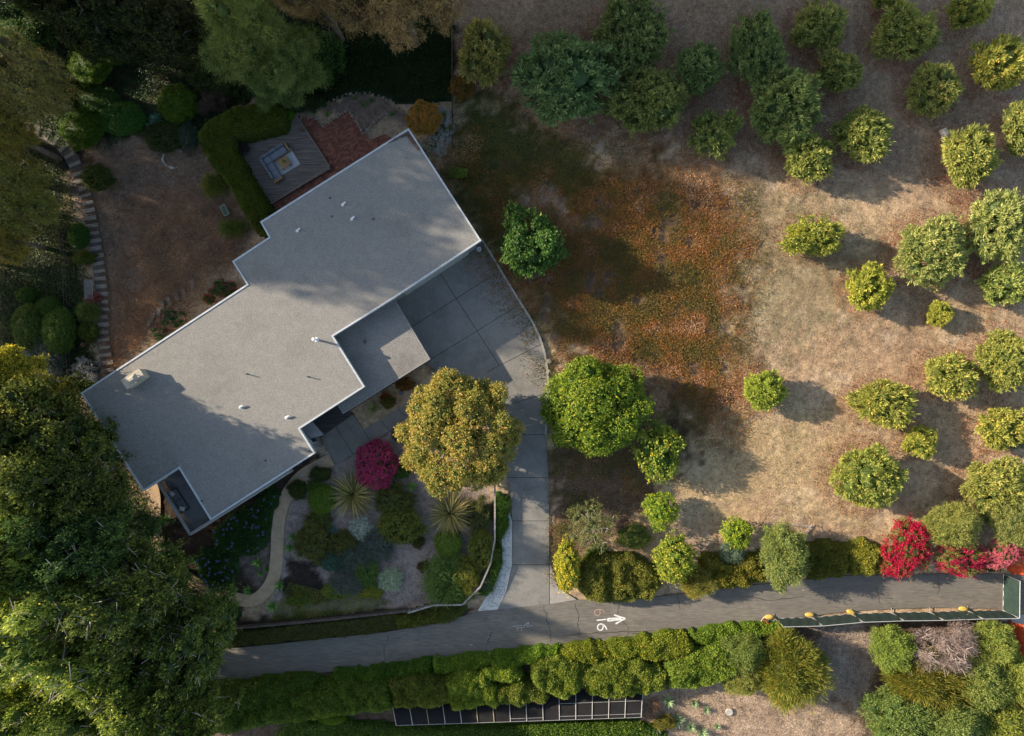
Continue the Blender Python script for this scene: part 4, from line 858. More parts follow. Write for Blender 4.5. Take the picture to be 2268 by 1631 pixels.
mark('survey_mark', mk, .02, M_paint)
# ------------------------------------------------------------------ vegetation: crown kinds
spec('avo', 6, (2, 2, 1.5), mat=LM['avo'], central=.6, nl=11, lr=.42, ncl=600, nleaf=13, L=.34, Wd=.08, spread=(.15, 1.2), jit=.18)
spec('avobig', 3, (3.2, 3.2, 2.4), mat=LM['avo'], central=.62, nl=20, lr=.33, ncl=1500, nleaf=13, L=.36, Wd=.085, spread=(.15, 1.2), jit=.18)
spec('deep', 2, (2.4, 2.4, 2.2), mat=LM['deep'], nl=14, lr=.38, ncl=900, nleaf=10, L=.22, Wd=.11, spread=(.5, 1.6))
spec('citrusbig', 1, (4.4, 4.2, 3), mat=LM['citrus'], irr=.02, rag=.3, nl=38, lr=.26, ncl=3600, nleaf=10, L=.2, Wd=.1, spread=(.4, 1.6), central=.78)
spec('citrus', 3, (1.7, 1.7, 1.4), mat=LM['citrus'], nl=11, lr=.42, ncl=620, nleaf=10, L=.18, Wd=.085, spread=(.4, 1.6))
spec('amber', 1, (5.2, 5.2, 4), mat=LM['amber'], irr=.015, rag=.18, nl=76, lr=.17, ncl=6000, nleaf=10, L=.2, Wd=.1, spread=(.3, 1.6), central=.8, zmin=-.2)
spec('wood', 3, (5.5, 5.5, 4), mat=LM['forest'], nl=60, lr=.2, ncl=4300, nleaf=11, L=.24, Wd=.11, spread=(.3, 1.5), central=.66, irr=.12, zmin=-.7, core=.55)
spec('clump', 2, (4.5, 4.5, 5), mat=LM['forest'], nl=44, lr=.2, ncl=3800, nleaf=9, L=.22, Wd=.13, spread=(.3, 1.4), central=.72, tonebias=.05, zmin=-.7, core=.6)
spec('puff', 2, (5, 5, 4), mat=LM['feather'], nl=22, lr=.3, ncl=3000, nleaf=18, L=.42, Wd=.035, spread=(.2, 1.2), central=.4, core=.38, irr=.2, zmin=-.7)
spec('euc', 2, (6, 6, 5), mat=LM['euc'], nl=44, lr=.22, ncl=3200, nleaf=16, L=.32, Wd=.045, spread=(.4, 1.9), droop=.5, central=.5, core=.4, zmin=-.7)
spec('gold', 2, (4, 4, 4), mat=LM['gold'], nl=30, lr=.25, ncl=1900, nleaf=16, L=.3, Wd=.045, spread=(.4, 1.9), droop=.5, central=.5, core=.4, zmin=-.7)
spec('shade', 2, (6, 6, 7), mat=LM['euc'], nl=26, lr=.26, ncl=1000, nleaf=9, L=.7, Wd=.2, spread=(.4, 1.9), droop=.4, central=.4, core=None)
spec('ball', 2, (1.3, 1.3, .9), irr=.02, rag=.15, mat=LM['ball'], nl=5, lr=.4, ncl=2600, nleaf=4, L=.1, Wd=.06, spread=(.5, 1.5), central=.97, core=.93, inner=.1, zmin=-.6)
spec('cloud', 2, (1.8, 1.8, 1.3), irr=.04, rag=.3, mat=LM['ball'], nl=40, lr=.17, ncl=2600, nleaf=6, L=.1, Wd=.06, spread=(.4, 1.5), central=.88, core=.93, inner=.15)
spec('olive', 3, (1.5, 1.5, .9), mat=LM['olive'], nl=22, lr=.26, ncl=900, nleaf=11, L=.14, Wd=.05, spread=(.2, 1.4), central=.8)
spec('grey', 2, (1.5, 1.5, .8), mat=LM['grey'], nl=18, lr=.28, ncl=800, nleaf=13, L=.17, Wd=.03, spread=(.2, 1.4), central=.8)
spec('green', 3, (1.5, 1.5, 1), mat=LM['hedge'], nl=18, lr=.3, ncl=900, nleaf=10, L=.15, Wd=.075, spread=(.3, 1.6), central=.78)
spec('soft', 3, (2.2, 2.2, 2), irr=.045, rag=.7, mat=LM['feather'], nl=22, lr=.3, ncl=1500, nleaf=14, L=.22, Wd=.045, spread=(.2, 1.3), central=.72, tonebias=.12)
spec('spray', 2, (3.2, 3.2, 2.2), mat=LM['hedge'], nl=30, lr=.24, ncl=1500, nleaf=16, L=.5, Wd=.05, spread=(.05, .6), central=.8, up=.1)
spec('tuft', 2, (1.4, 1.4, .9), mat=LM['feather'], nl=8, lr=.4, ncl=300, nleaf=16, L=.6, Wd=.035, spread=(.1, .8), central=.7, up=.2)
spec('sparse', 1, (2.2, 2.2, 2), mat=LM['feather'], nl=16, lr=.3, ncl=420, nleaf=9, L=.18, Wd=.06, spread=(.3, 1.5), central=.5, core=.35)
spec('dead', 1, (2.8, 2.8, 2), mat=leafmat('dry_twig', [(0, (.1, .075, .065)), (.5, (.2, .16, .145)), (1, (.34, .29, .265))], .1, .9, 1.2), nl=26, lr=.26, ncl=1300, nleaf=10, L=.32, Wd=.022, spread=(.3, 1.5), central=.6, core=.35)
spec('dots', 2, (2, 2.2, 1.6), mat=LM['deep'], nl=20, lr=.3, ncl=1300, nleaf=9, L=.15, Wd=.08, spread=(.3, 1.5), central=.75, bloom=.4, bloomL=.13)
spec('boug', 2, (2, 2.2, 1.6), mat=LM['hedge'], nl=20, lr=.3, ncl=1500, nleaf=9, L=.13, Wd=.06, spread=(.3, 1.5), central=.75, bloom=.56, bloomL=.13)
spec('azalea', 1, (1.7, 1.9, 1.3), irr=.04, rag=.4, mat=LM['olive'], nl=26, lr=.22, ncl=2200, nleaf=8, L=.09, Wd=.05, spread=(.4, 1.5), central=.86, bloom=.78, bloomL=.1)
spec('whitecap', 1, (1.5, 1.5, .7), mat=LM['olive'], nl=14, lr=.3, ncl=1500, nleaf=6, L=.09, Wd=.04, spread=(.3, 1.5), central=.85, bloom=.75, bloomL=.08)
# ------------------------------------------------------------------ orchard on the slope
OG = 'orchard trees on the dry slope'
orch = [  # tints partly paint sun and shade onto one kind of tree
 ('avo', 1075, 115, 54, 66, 3.4, (1.1, 1.0, .75), 'olive green orchard tree right of the wire fence, yellow lit at its top'),
 ('avobig', 1252, 170, 110, 100, 5.2, (.62, .86, .85), 'largest dark green orchard tree, broad crown nearest the house roof'),
 ('avobig', 1395, 80, 80, 88, 4.8, (.66, .8, .7), 'tall dark tree at the top edge behind the largest dark green orchard tree'),
 ('avobig', 1432, 228, 84, 74, 4.2, (.74, .82, .62), 'dark olive orchard tree right of the largest dark green tree'),
 ('avo', 1545, 157, 51, 55, 3.2, (.68, .88, .8), 'small dark green tree between the dark olive tree and the overlapping pair'),
 ('avobig', 1674, 115, 58, 80, 4.0, (.7, .88, .78), 'upper dark tree of the overlapping pair in the upper orchard'),
 ('avobig', 1740, 236, 80, 80, 4.4, (.74, .9, .74), 'lower and larger dark tree of the overlapping pair in the upper orchard'),
 ('avo', 1815, 58, 56, 55, 3.2, (.95, .98, .72), 'green orchard tree in the top row, above and right of the overlapping pair'),
 ('avo', 1856, 162, 52, 47, 3.0, (.93, .95, .7), 'green orchard tree directly below the top row tree right of the pair'),
 ('avo', 2002, 76, 66, 56, 3.3, (1, 1, .68), 'round green orchard tree in the top row above the boulder'),
 ('avo', 2143, 22, 44, 42, 3.0, (1.1, 1.1, .65), 'orchard tree cut by the top edge near the upper right corner'),
 ('avo', 2212, 142, 62, 58, 3.4, (1.35, 1.25, .7), 'bright sunlit yellow orchard tree at the upper right edge'),
 ('avo', 2067, 198, 55, 54, 3.1, (.98, .98, .7), 'green orchard tree above the boulder with a bare patch on its left'),
 ('avo', 1580, 300, 49, 55, 3.0, (.8, .9, .66), 'round dark green orchard tree alone left of the large lower pair tree'),
 ('avo', 1787, 350, 56, 53, 3.0, (.95, 1.0, .68), 'green orchard tree just below the overlapping pair'),
 ('avo', 1912, 298, 58, 55, 3.0, (.95, 1.0, .68), 'green orchard tree right of the overlapping pair, alone on bare soil'),
 ('avo', 2141, 352, 58, 69, 3.4, (1.05, 1.05, .7), 'tall oval orchard tree directly below the boulder, right side sunlit'),
 ('avo', 2262, 282, 40, 60, 3.2, (.9, .95, .7), 'orchard tree cut by the right edge below the bright yellow one'),
 ('avo', 1965, -2, 30, 22, 2.4, (.9, 1, .7), 'tip of an orchard tree peeping in at the top edge'),
 ('avo', 1802, 524, 65, 46, 2.8, (1.15, 1.15, .6), 'bright yellow green orchard tree with a white pipe below it'),
 ('avobig', 2066, 556, 76, 76, 4.0, (1.1, 1.15, .95), 'big pale green orchard tree left of the tall one at the right edge'),
 ('avobig', 2212, 500, 68, 84, 4.4, (1.05, 1.12, .95), 'tall pale green orchard tree at the right edge in mid slope'),
 ('avo', 2226, 628, 56, 48, 3.2, (1.0, 1.12, .85), 'pale green orchard tree tucked below the tall one at the right edge'),
 ('avo', 1921, 638, 45, 52, 3.0, (1.2, 1.2, .55), 'bright oval orchard tree alone in mid slope with a long shadow'),
 ('avo', 2081, 694, 27, 28, 1.6, (1.3, 1.25, .6), 'smallest yellow green orchard tree in mid slope'),
 ('avobig', 2226, 795, 62, 68, 3.6, (1.08, 1.08, .7), 'wide olive green orchard tree at the right edge below mid slope'),
 ('avo', 2101, 833, 59, 52, 3.0, (1.15, 1.12, .7), 'pointed yellow green orchard tree left of the wide one at the right edge'),
 ('avo', 1958, 892, 67, 48, 2.9, (1.15, 1.12, .66), 'wide oval yellow green orchard tree above the smaller round one'),
 ('avo', 1690, 867, 46, 45, 2.6, (1.05, 1.2, .5), 'solitary bright green round tree beside the red ground cover edge'),
 ('avo', 2222, 948, 58, 46, 3.0, (1.2, 1.15, .65), 'bright yellow green orchard tree at the right edge above the last one'),
 ('avo', 2036, 982, 36, 35, 2.1, (1.2, 1.18, .6), 'small bright round orchard tree between the wide oval and the large lower one'),
 ('avobig', 1921, 1059, 74, 70, 3.6, (1.08, 1.12, .66), 'large yellow green orchard tree in the lowest row'),
 ('avobig', 2208, 1072, 70, 62, 3.6, (1.15, 1.12, .75), 'large pale orchard tree lowest at the right edge above the feathery trees'),
]
for i, (sp, px, py, rx, ry, h, ti, lb) in enumerate(orch):
    plant('orchard_tree', sp, px, py, rx*.98, ry*.98, h, lb, 'tree', OG, tuple(a*b for a, b in zip(ti, (1.3, 1.24, 1.75))), i, (0, 90, 180, 270)[i*7 % 4], zf=.52)
# trees of the garden and the drive
plant('leafy_tree', 'deep', 1174, 540, 66, 80, 4.4, 'dark green rounded tree standing alone beside the upper driveway', tint=(.72, .9, .55), zf=.55)
plant('fruit_tree', 'citrusbig', 1320, 900, 120, 105, 5.0, 'big round fruit tree with yellow orange fruit right of the driveway', tint=(.72, .86, .6), zf=.5)
plant('fruit_tree', 'citrus', 1458, 1000, 52, 66, 3.4, 'smaller yellow green tree joined to the lower right of the big fruit tree', tint=(.9, .95, .9), var=1, zf=.5)
plant('amber_tree', 'amber', 1014, 956, 129, 133, 7.0, 'big domed amber and olive tree between the garden and driveway', zf=.52)
plant('flowering_shrub', 'azalea', 833, 1028, 47, 55, 1.9, 'dense magenta flowering shrub left of the big amber tree', 'shrub', bloomtint=(.6, .06, .19), zf=.5)
plant('sparse_tree', 'sparse', 1310, 1162, 56, 60, 3.2, 'thin grey green tree with bare pale branches right of the driveway', tint=(.95, .9, .8), bk=palebark, twigs=3, tr=.018)
plant('young_tree', 'citrus', 1462, 1130, 41, 37, 2.4, 'small bright lime green tree below the smaller fruit tree', tint=(1.0, 1.15, .8), var=0)
plant('fruit_tree', 'citrus', 1256, 1250, 30, 56, 3.0, 'narrow yellow leafed tree at the corner of driveway and road', tint=(1.45, 1.2, .8), var=2)
plant('young_tree', 'citrus', 1632, 1180, 34, 34, 2.2, 'small lime green tree above the roadside hedge left of the tall grey green one', tint=(1.1, 1.2, .8), var=1)
plant('roadside_tree', 'soft', 1735, 1230, 50, 66, 4.2, 'tall grey green rounded tree overhanging the road', tint=(.95, 1.05, .8), zf=.5)
plant('roadside_tree', 'citrus', 1494, 1235, 49, 50, 3.4, 'yellow green round tree right of the mottled roadside hedge', tint=(1.05, 1.05, .9), var=2)
plant('spiky_shrub', 'spray', 1545, 1290, 40, 28, 1.8, 'pale yellow spiky shrub hanging over the road edge', 'shrub', tint=(1.3, 1.15, 1))
plant('roadside_shrub', 'grey', 1620, 1222, 30, 30, 1.5, 'bluish green low shrub under the small lime tree', 'shrub', tint=(.8, 1, .8))
plant('feathery_tree', 'soft', 2110, 1160, 58, 48, 3.6, 'pale green feathery tree between the red bougainvilleas', tint=(1.2, 1.15, .8), var=1)
plant('feathery_tree', 'soft', 2248, 1150, 56, 58, 4.0, 'olive green feathery tree at the right edge above the pink bush', tint=(1.0, 1.0, .8), var=2)
plant('feathery_shrub', 'soft', 2190, 1120, 30, 34, 2.2, 'small feathery shrub between the two feathery trees', 'shrub', tint=(.9, 1, .8))
plant('dark_shrub', 'grey', 2248, 975, 30, 22, 1.4, 'small bluish shrub below the bright tree at the right edge', 'shrub', tint=(.7, .95, .7))
plant('bougainvillea', 'boug', 2002, 1210, 52, 64, 2.6, 'tall crimson bougainvillea, leftmost by the road', 'shrub', bloomtint=(.62, .015, .07), tint=(.9, .8, .8))
plant('bougainvillea', 'boug', 2122, 1238, 62, 40, 2.6, 'wide crimson bougainvillea bending over the road edge', 'shrub', bloomtint=(.62, .02, .1), var=1, rot=0)
plant('bougainvillea', 'boug', 2213, 1224, 38, 33, 2.6, 'light pink bougainvillea nearest the gate panel', 'shrub', bloomtint=(.85, .2, .28), tint=(.8, .8, .8))
plant('low_shrub', 'green', 1404, 1190, 36, 27, 1.0, 'low dull green shrub between the thin tree and the lime green tree', 'shrub', tint=(.6, .75, .6), var=1)
plant('dry_shrub', 'olive', 1024, 195, 26, 26, 1.4, 'rust brown shrub against the wire fence', 'shrub', tint=(1.6, .9, .8))
plant('low_shrub', 'green', 1016, 383, 22, 12, .9, 'small green shrub in shade right of the roof edge', 'shrub', tint=(.9, 1.1, .8))
plant('amber_shrub', 'amber', 938, 262, 38, 38, 2.2, 'orange brown rounded shrub at the top corner of the roof', 'shrub', tint=(1.15, .72, .6))
plant('white_shrub', 'whitecap', 975, 285, 30, 55, .9, 'grey mound of tiny white flowers beside the orange brown shrub', 'shrub', bloomtint=(.5, .5, .5), tint=(1, 1.2, 1.3))
plant('white_shrub', 'whitecap', 950, 325, 22, 16, .7, 'low cream flowered mound below the grey one by the roof edge', 'shrub', bloomtint=(.55, .52, .4), tint=(1, 1.2, 1.1))
# ------------------------------------------------------------------ front garden
def flax(px, py, r, label, seed):
    rosette('flax_plant', *W(px, py, .8), .0, 210, r/K*1.22, .085, LM['flax'], seed, 1.0, None, label, 'plant', None, (.85, .78, .55), 4, .42, (.0, 1.0))
flax(780, 1096, 58, 'large spiky flax plant with bronze striped blades below the magenta shrub', 1)
flax(997, 1139, 56, 'large spiky flax plant with olive striped blades below the amber tree', 2)
gd = [
 ('ball', 713, 1105, 30, 33, 1.3, (1.1, 1.15, .9), 'clipped round green shrub left of the bronze flax plant'),
 ('ball', 993, 1203, 29, 30, 1.2, (1.35, 1.25, 1.2), 'clipped round green shrub directly below the olive flax plant'),
 ('green', 885, 1162, 48, 44, 1.5, (.62, .68, .45), 'round dark green shrub in the middle of the garden'),
 ('olive', 872, 1110, 44, 32, 1.4, (.9, 1.0, .9), 'dark olive shrub above the round dark green one'),
 ('olive', 695, 1200, 46, 46, 1.2, (.95, .95, .8), 'wide dark olive shrub near the gravel path bend'),
 ('olive', 757, 1205, 42, 26, 1.0, (.9, .9, .8), 'dark olive shrub right of the wide one near the path'),
 ('olive', 712, 1150, 24, 24, .9, (1, 1.1, .9), 'small olive shrub between the clipped round shrub and wide olive one'),
 ('grey', 838, 1208, 35, 33, 1.0, (.72, .75, .72), 'round grey lavender like shrub in the centre of the garden'),
 ('grey', 790, 1240, 42, 36, 1.0, (.6, .68, .6), 'grey green shrub left of the round grey one'),
 ('grey', 730, 1245, 28, 20, .8, (.5, .85, .7), 'low bluish green shrub under the wide olive shrub'),
 ('grey', 768, 1288, 40, 34, .9, (.75, .72, .7), 'thin grey shrub with pale gravel showing through'),
 ('green', 812, 1262, 26, 38, 1.0, (.45, .75, .6), 'dark bluish green shrub left of the aloe mound'),
 ('tuft', 985, 1284, 42, 44, 1.3, (.75, 1.0, .6), 'mound of long green grass inside the fence corner'),
 ('olive', 1034, 1272, 34, 40, 1.3, (1.5, 1.5, .9), 'olive yellow shrub right of the grass mound'),
 ('green', 1066, 1215, 30, 46, 1.3, (.7, .75, .5), 'olive shrub along the inside of the timber fence'),
 ('olive', 1060, 1140, 28, 36, 1.2, (.9, .95, 1.1), 'dull grey green shrub between the olive flax and the fence'),
 ('green', 1010, 1318, 36, 20, 1.0, (.5, .8, .5), 'dark green shrub against the lower fence rail'),
 ('green', 885, 1040, 26, 20, .8, (.35, .6, .4), 'dark leafy shrub tucked between magenta shrub and amber tree'),
 ('green', 712, 1050, 26, 16, .6, (.35, .45, .4), 'low dark shrub with tiny white flowers by the path start'),
 ('grey', 885, 965, 20, 16, .8, (.55, .7, .55), 'grey green shrub between the walkway slabs and amber tree'),
 ('olive', 860, 890, 18, 14, .7, (1.2, 1.1, .8), 'small olive shrub in the bed below the lower roof'),
 ('olive', 896, 852, 22, 14, .8, (2.2, 1.0, 1.0), 'small copper red shrub in the bed below the lower roof'),
 ('olive', 853, 880, 12, 9, .5, (2.6, .8, .7), 'tiny rust red shrub in the bed below the lower roof'),
 ('green', 660, 1085, 20, 22, .7, (.3, .4, .3), 'dark low plant along the inner side of the gravel path'),
]
gd += [
 ('grey', 735, 1180, 16, 14, .5, (.9, 1.2, 1.2), 'small silvery plant in the pale gravel patch above the olive shrubs'),
 ('grey', 862, 1215, 12, 10, .4, (1.0, 1.2, 1.2), 'tiny silvery plant right of the round grey shrub'),
 ('green', 745, 1310, 34, 18, .5, (.8, .95, .5), 'low yellow green mound near the lower garden edge, left one'),
 ('green', 820, 1312, 30, 15, .45, (1.0, 1.0, .5), 'low yellow green mound near the lower garden edge, right one'),
 ('green', 660, 1330, 26, 12, .4, (.6, .75, .4), 'low green mound beside the largest pale green agave'),
 ('grey', 800, 1215, 16, 14, .6, (.8, 1.1, 1.1), 'silvery tuft between the grey shrubs in mid garden'),
 ('olive', 940, 1255, 16, 12, .4, (.9, .7, .6), 'brownish small shrub on the gravel left of the grass mound'),
 ('olive', 925, 1200, 18, 14, .45, (.8, .65, .6), 'brownish small shrub on the gravel below the round dark green one'),
 ('green', 695, 1078, 16, 14, .6, (.5, .8, .7), 'small blue green plant at the path edge above the clipped round shrub'),
 ('grey', 1075, 1290, 16, 18, .7, (.8, .9, .7), 'grey green tuft at the lower bend of the timber fence'),
]
for i, (sp, px, py, rx, ry, h, ti, lb) in enumerate(gd):
    plant('garden_shrub', sp, px, py, rx, ry, h, lb, 'shrub', None, ti, i, (0, 180)[i % 2], zf=.45, rzf=.5)
rosette('grass_tuft', *W(826, 905, .4), 0, 90, .95, .03, LM['flax'], 8, .9, None, 'fountain grass tuft in the bed below the lower roof', 'plant', None, (.7, .9, .6), 4, .6)
agl = [(640, 1215, 15, 'blue green agave right of the path, upper of the pair'), (648, 1190, 13, 'small agave above the pair right of the gravel path'), (618, 1297, 16, 'agave at the lower bend of the gravel path'), (603, 1344, 19, 'largest pale green agave below the lower path bend'), (570, 1247, 18, 'pale green agave in the gravel left of the path'), (548, 1308, 15, 'agave left of the path near its lowest bend'), (430, 1240, 15, 'dim agave by the dark path left of the blue flowers'), (517, 1308, 14, 'dim agave below the blue flower bed'), (872, 1078, 19, 'bright green agave below the magenta shrub'), (884, 1048, 20, 'dark green agave between magenta shrub and amber tree'), (912, 1078, 16, 'grey green agave under the edge of the amber tree'), (575, 1272, 9, 'tiny agave in the gravel left of the path, left one'), (589, 1262, 8, 'tiny agave in the gravel left of the path, right one'), (365, 1152, 20, 'dark agave beside the balcony corner'), (362, 1208, 17, 'dark agave by the dark path below the balcony')]
for i, (px, py, r, lb) in enumerate(agl):
    rosette('agave', *W(px, py, .3), 0, 26, r/K*1.05, .13, LM['deep'], i+20, 1.0, None, lb, 'plant', None, (1.1, 1.5, 1.3) if i < 12 else (.6, .9, .7), 3, .15, (.4, .9))
for (px, py, r, n, lb, ti) in ((865, 1283, 33, 17, 'mound of many aloe rosettes in pale gravel', (1.9, 2.0, 1.6)), (798, 1170, 34, 13, 'sprawling grey aloe clump below the bronze flax plant', (2.1, 2.1, 2.2))):
    x0, y0 = W(px, py, .4); root = empty('aloe_clump', (x0, y0, 0)); tag(root, lb, 'plant'); g = random.Random(px)
    for k in range(n*2):
        rr_ = r/K*.78*math.sqrt((k+.5)/(n*2)); a = k*2.4; rosette('rosette', rr_*math.cos(a), rr_*math.sin(a), .45*(1-(rr_/(r/K))**2), 22, .42, .055, LM['grey'], k, 1.0, root, None, 'plant', None, ti, 3, .1, (.3, .9))
def agap(poly, n, label, heads, seed):
    o = mass('agapanthus_bed', WW(poly), .45, LM['deep'], n, .34, .05, label, 'plant', None, None, (.42, .62, .4), edge=.4, up=.35, rnd=.9, seed=seed)
    P2 = np.array(WW(poly)); g = np.random.default_rng(seed); hd = []; c0 = P2.mean(0); k = 0
    while k < heads:
        x, y = g.uniform(P2[:, 0].min(), P2[:, 0].max()), g.uniform(P2[:, 1].min(), P2[:, 1].max())
        if sdf(np.array([x]), np.array([y]), WW(poly))[0] < .1: continue
        P = unit(g.normal(0, 1, (40, 3))); P[:, 2] = np.abs(P[:, 2]); me_ = leaf_mesh('flower_head', P*.05, P, unit(g.normal(0, 1, (40, 3))), .075, .045, g.random(40), LM['bloom'])
        f_ = link('flower_head', me_, o, (x-o.location.x, y-o.location.y, .72)); f_.color = (.24, .25, .58, 1); k += 1
agap([(600, 1075), (624, 1095), (604, 1140), (592, 1205), (560, 1225), (520, 1228), (478, 1215), (476, 1175), (510, 1145), (560, 1120)], 6500, 'bed of blue agapanthus between the house wall and gravel path', 34, 3)
agap([(450, 1215), (520, 1230), (528, 1262), (505, 1300), (470, 1310), (444, 1280), (438, 1240)], 3500, 'lower bed of blue agapanthus left of the pale agaves', 30, 4)
agap([(480, 1330), (520, 1340), (540, 1368), (500, 1372), (478, 1350)], 900, 'small patch of blue agapanthus below the gravel path', 10, 5)
mass('bank_shrubs', WW([(500, 1398), (640, 1382), (760, 1370), (905, 1352), (960, 1345), (975, 1375), (900, 1392), (740, 1408), (560, 1425), (510, 1430)]), .5, LM['olive'], 14000, .12, .06, 'low mixed brown and olive planting on the bank between garden and road', 'hedge', tint=(.9, .85, .75), lump=.4, ls=1)
mass('bank_shrubs', WW([(870, 1360), (968, 1348), (975, 1376), (880, 1393)]), .8, LM['hedge'], 5000, .13, .07, 'yellow green clipped part of the bank planting below the fence end', 'hedge', tint=(.75, .75, .5), lump=.4, ls=.9, seed=6)
for i, (pl, lb) in enumerate((([(1097, 1090), (1128, 1100), (1126, 1150), (1108, 1195), (1098, 1190)], 'dark green grass strip between timber fence and driveway, upper'), ([(1098, 1200), (1112, 1215), (1108, 1260), (1088, 1310), (1068, 1312), (1086, 1250)], 'dark green grass strip curving outside the timber fence, lower'), ([(968, 1350), (1010, 1342), (1028, 1348), (1000, 1375), (978, 1372)], 'purple tipped grass hanging over the road by the fence'))):
    mass('grass_border', WW(pl), .6, LM['feather'], 4500, .42, .022, lb, 'plant', None, None, (.45, .8, .35) if i < 2 else (.8, .8, .5), edge=.5, up=.5, rnd=.9, seed=i+2)
scatter('ground_cover', WW([(600, 1375), (640, 1290), (720, 1310), (790, 1300), (870, 1335), (820, 1352), (700, 1368)]), 9000, LM['olive'], .09, .05, 3, (.2, .9), label='low olive ground cover along the garden edge', cat='ground cover', tint=(1.1, 1.2, .8))
# ------------------------------------------------------------------ back garden
plant('flower_shrub', 'dots', 500, 640, 28, 20, .9, 'pink flowering shrub at the inner step of the roof', 'shrub', bloomtint=(.5, .05, .12), tint=(.55, .7, .5), wxy=W(497, 640, .5))
plant('flower_shrub', 'dots', 463, 663, 15, 11, .7, 'small bright red flowering bush at the upper house wall', 'shrub', bloomtint=(.75, .02, .08), tint=(.6, .8, .5), var=1)
plant('flower_shrub', 'dots', 385, 706, 28, 22, .9, 'pink dotted shrub at the upper house wall nearer the chimney', 'shrub', bloomtint=(.45, .18, .2), tint=(.5, .6, .55))
plant('flower_shrub', 'dots', 350, 738, 22, 18, .8, 'smaller pink dotted shrub below the other near the chimney', 'shrub', bloomtint=(.45, .18, .2), tint=(.5, .6, .55), var=1)
bk_ = [
 ('cloud', 200, 143, 47, 46, 1.9, (.75, .88, .4), 'cloud clipped bright green shrub at the upper left, largest of its kind there'),
 ('cloud', 262, 108, 34, 34, 1.6, (.6, .75, .4), 'cloud clipped green shrub right of the largest upper left one'),
 ('cloud', 182, 286, 48, 44, 1.8, (.65, .78, .32), 'cloud clipped green shrub touching the stepped path'),
 ('cloud', 393, 231, 45, 43, 1.8, (.75, .85, .35), 'cloud clipped green shrub left of the L shaped hedge'),
 ('ball', 268, 262, 50, 36, 1.4, (.45, .8, .8), 'clipped dark oval shrub right of the one touching the stepped path'),
 ('ball', 215, 225, 50, 34, 1.3, (.35, .55, .6), 'very dark clipped shrub above the dark oval one'),
 ('grey', 420, 305, 24, 32, 1.2, (.45, .6, .5), 'grey green round shrub at the hedge elbow'),
 ('dead', 470, 228, 34, 26, 1.4, (.5, .4, .35), 'dry brown shrub behind the upper arm of the hedge'),
 ('green', 365, 305, 45, 34, .9, (.22, .3, .22), 'nearly black shrub above the stone ring'),
 ('ball', 66, 726, 34, 52, 1.7, (.7, .72, .9), 'clipped upright shrub with pink flecks at the far left'),
 ('ball', 130, 733, 34, 52, 1.8, (.75, .85, .9), 'tall clipped smooth shrub right of the pink flecked one'),
 ('ball', 60, 655, 22, 18, 1.2, (.5, .65, .7), 'small clipped ball above the pink flecked shrub'),
 ('ball', 108, 684, 27, 26, 1.3, (.55, .7, .7), 'clipped ball above the tall smooth shrub'),
 ('grey', 100, 800, 46, 42, 1.5, (.8, .85, .85), 'silver grey shrub below the tall clipped shrubs'),
 ('ball', 174, 523, 22, 28, 1.2, (.4, .65, .6), 'dark clipped shrub above the white globe lamp'),
 ('green', 186, 572, 26, 16, .8, (.5, .6, .4), 'low green shrub right of the white globe lamp'),
 ('tuft', 196, 692, 22, 17, .9, (.8, .95, .6), 'green tufted plant below the grey bench'),
 ('green', 198, 735, 22, 22, .9, (.4, .6, .35), 'round green shrub beside the lower stepped path'),
 ('tuft', 473, 411, 22, 20, 1.1, (1.1, 1.05, .6), 'lit yellow green tuft against the outer side of the hedge'),
 ('tuft', 515, 506, 24, 16, .8, (.9, 1.0, .6), 'low green tuft between bench and stepped roof corner'),
 ('boug', 205, 660, 20, 14, .5, (.4, .5, .4), 'faded pink flowering patch below the grey bench'),
 ('whitecap', 185, 825, 34, 30, .8, (.45, .6, .4), 'dark shrub with white flowers above the roof corner'),
 ('green', 170, 850, 40, 26, 1.0, (.3, .42, .25), 'dark leafy shrub beside the left roof corner'),
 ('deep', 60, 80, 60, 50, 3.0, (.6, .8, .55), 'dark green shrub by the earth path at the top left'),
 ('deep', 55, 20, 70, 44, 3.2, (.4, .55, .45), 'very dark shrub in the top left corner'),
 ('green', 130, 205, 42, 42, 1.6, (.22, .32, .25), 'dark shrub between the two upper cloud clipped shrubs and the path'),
 ('green', 215, 395, 34, 30, .9, (.3, .42, .3), 'low dark green shrub right of the stepped path bend'),
 ('deep', 700, 130, 62, 64, 3.0, (.5, .75, .45), 'dark green shrub between the feathery tree and ivy lawn'),
 ('deep', 640, 225, 70, 30, 1.2, (.3, .4, .3), 'dark shrub above the timber deck'),
 ('green', 480, 165, 60, 50, 1.4, (.25, .35, .3), 'dark shrub with white flecks under the feathery tree'),
]
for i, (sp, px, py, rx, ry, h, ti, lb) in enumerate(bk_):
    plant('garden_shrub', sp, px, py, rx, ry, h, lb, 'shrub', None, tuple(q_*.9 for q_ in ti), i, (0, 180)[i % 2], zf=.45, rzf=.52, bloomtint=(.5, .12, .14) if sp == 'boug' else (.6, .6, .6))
rosette('palm_plant', *W(344, 262, .5), 0, 34, .85, .12, LM['grey'], 31, .9, None, 'blue green fan leaved plant left of the cloud clipped shrub, upper', 'plant', None, (.6, 1.1, .9), 3, .2)
rosette('palm_plant', *W(337, 278, .5), 0, 34, .75, .12, LM['grey'], 32, .9, None, 'blue green fan leaved plant, lower of the two by the nearly black shrub', 'plant', None, (.6, 1.1, .9), 3, .2)
for i, (a, b_) in enumerate([(695, 248), (725, 252), (805, 232), (822, 222), (787, 216), (870, 252)]):
    rosette('bed_plant', *W(a, b_, .2), 0, 20, .5, .05, LM['deep'], 50+i, .8, None, 'small strap leaved plant in the bed between the zigzag and curved stones', 'plant', 'strap leaved plants in the stone edged bed', (.8, 1, .8), 3, .3)
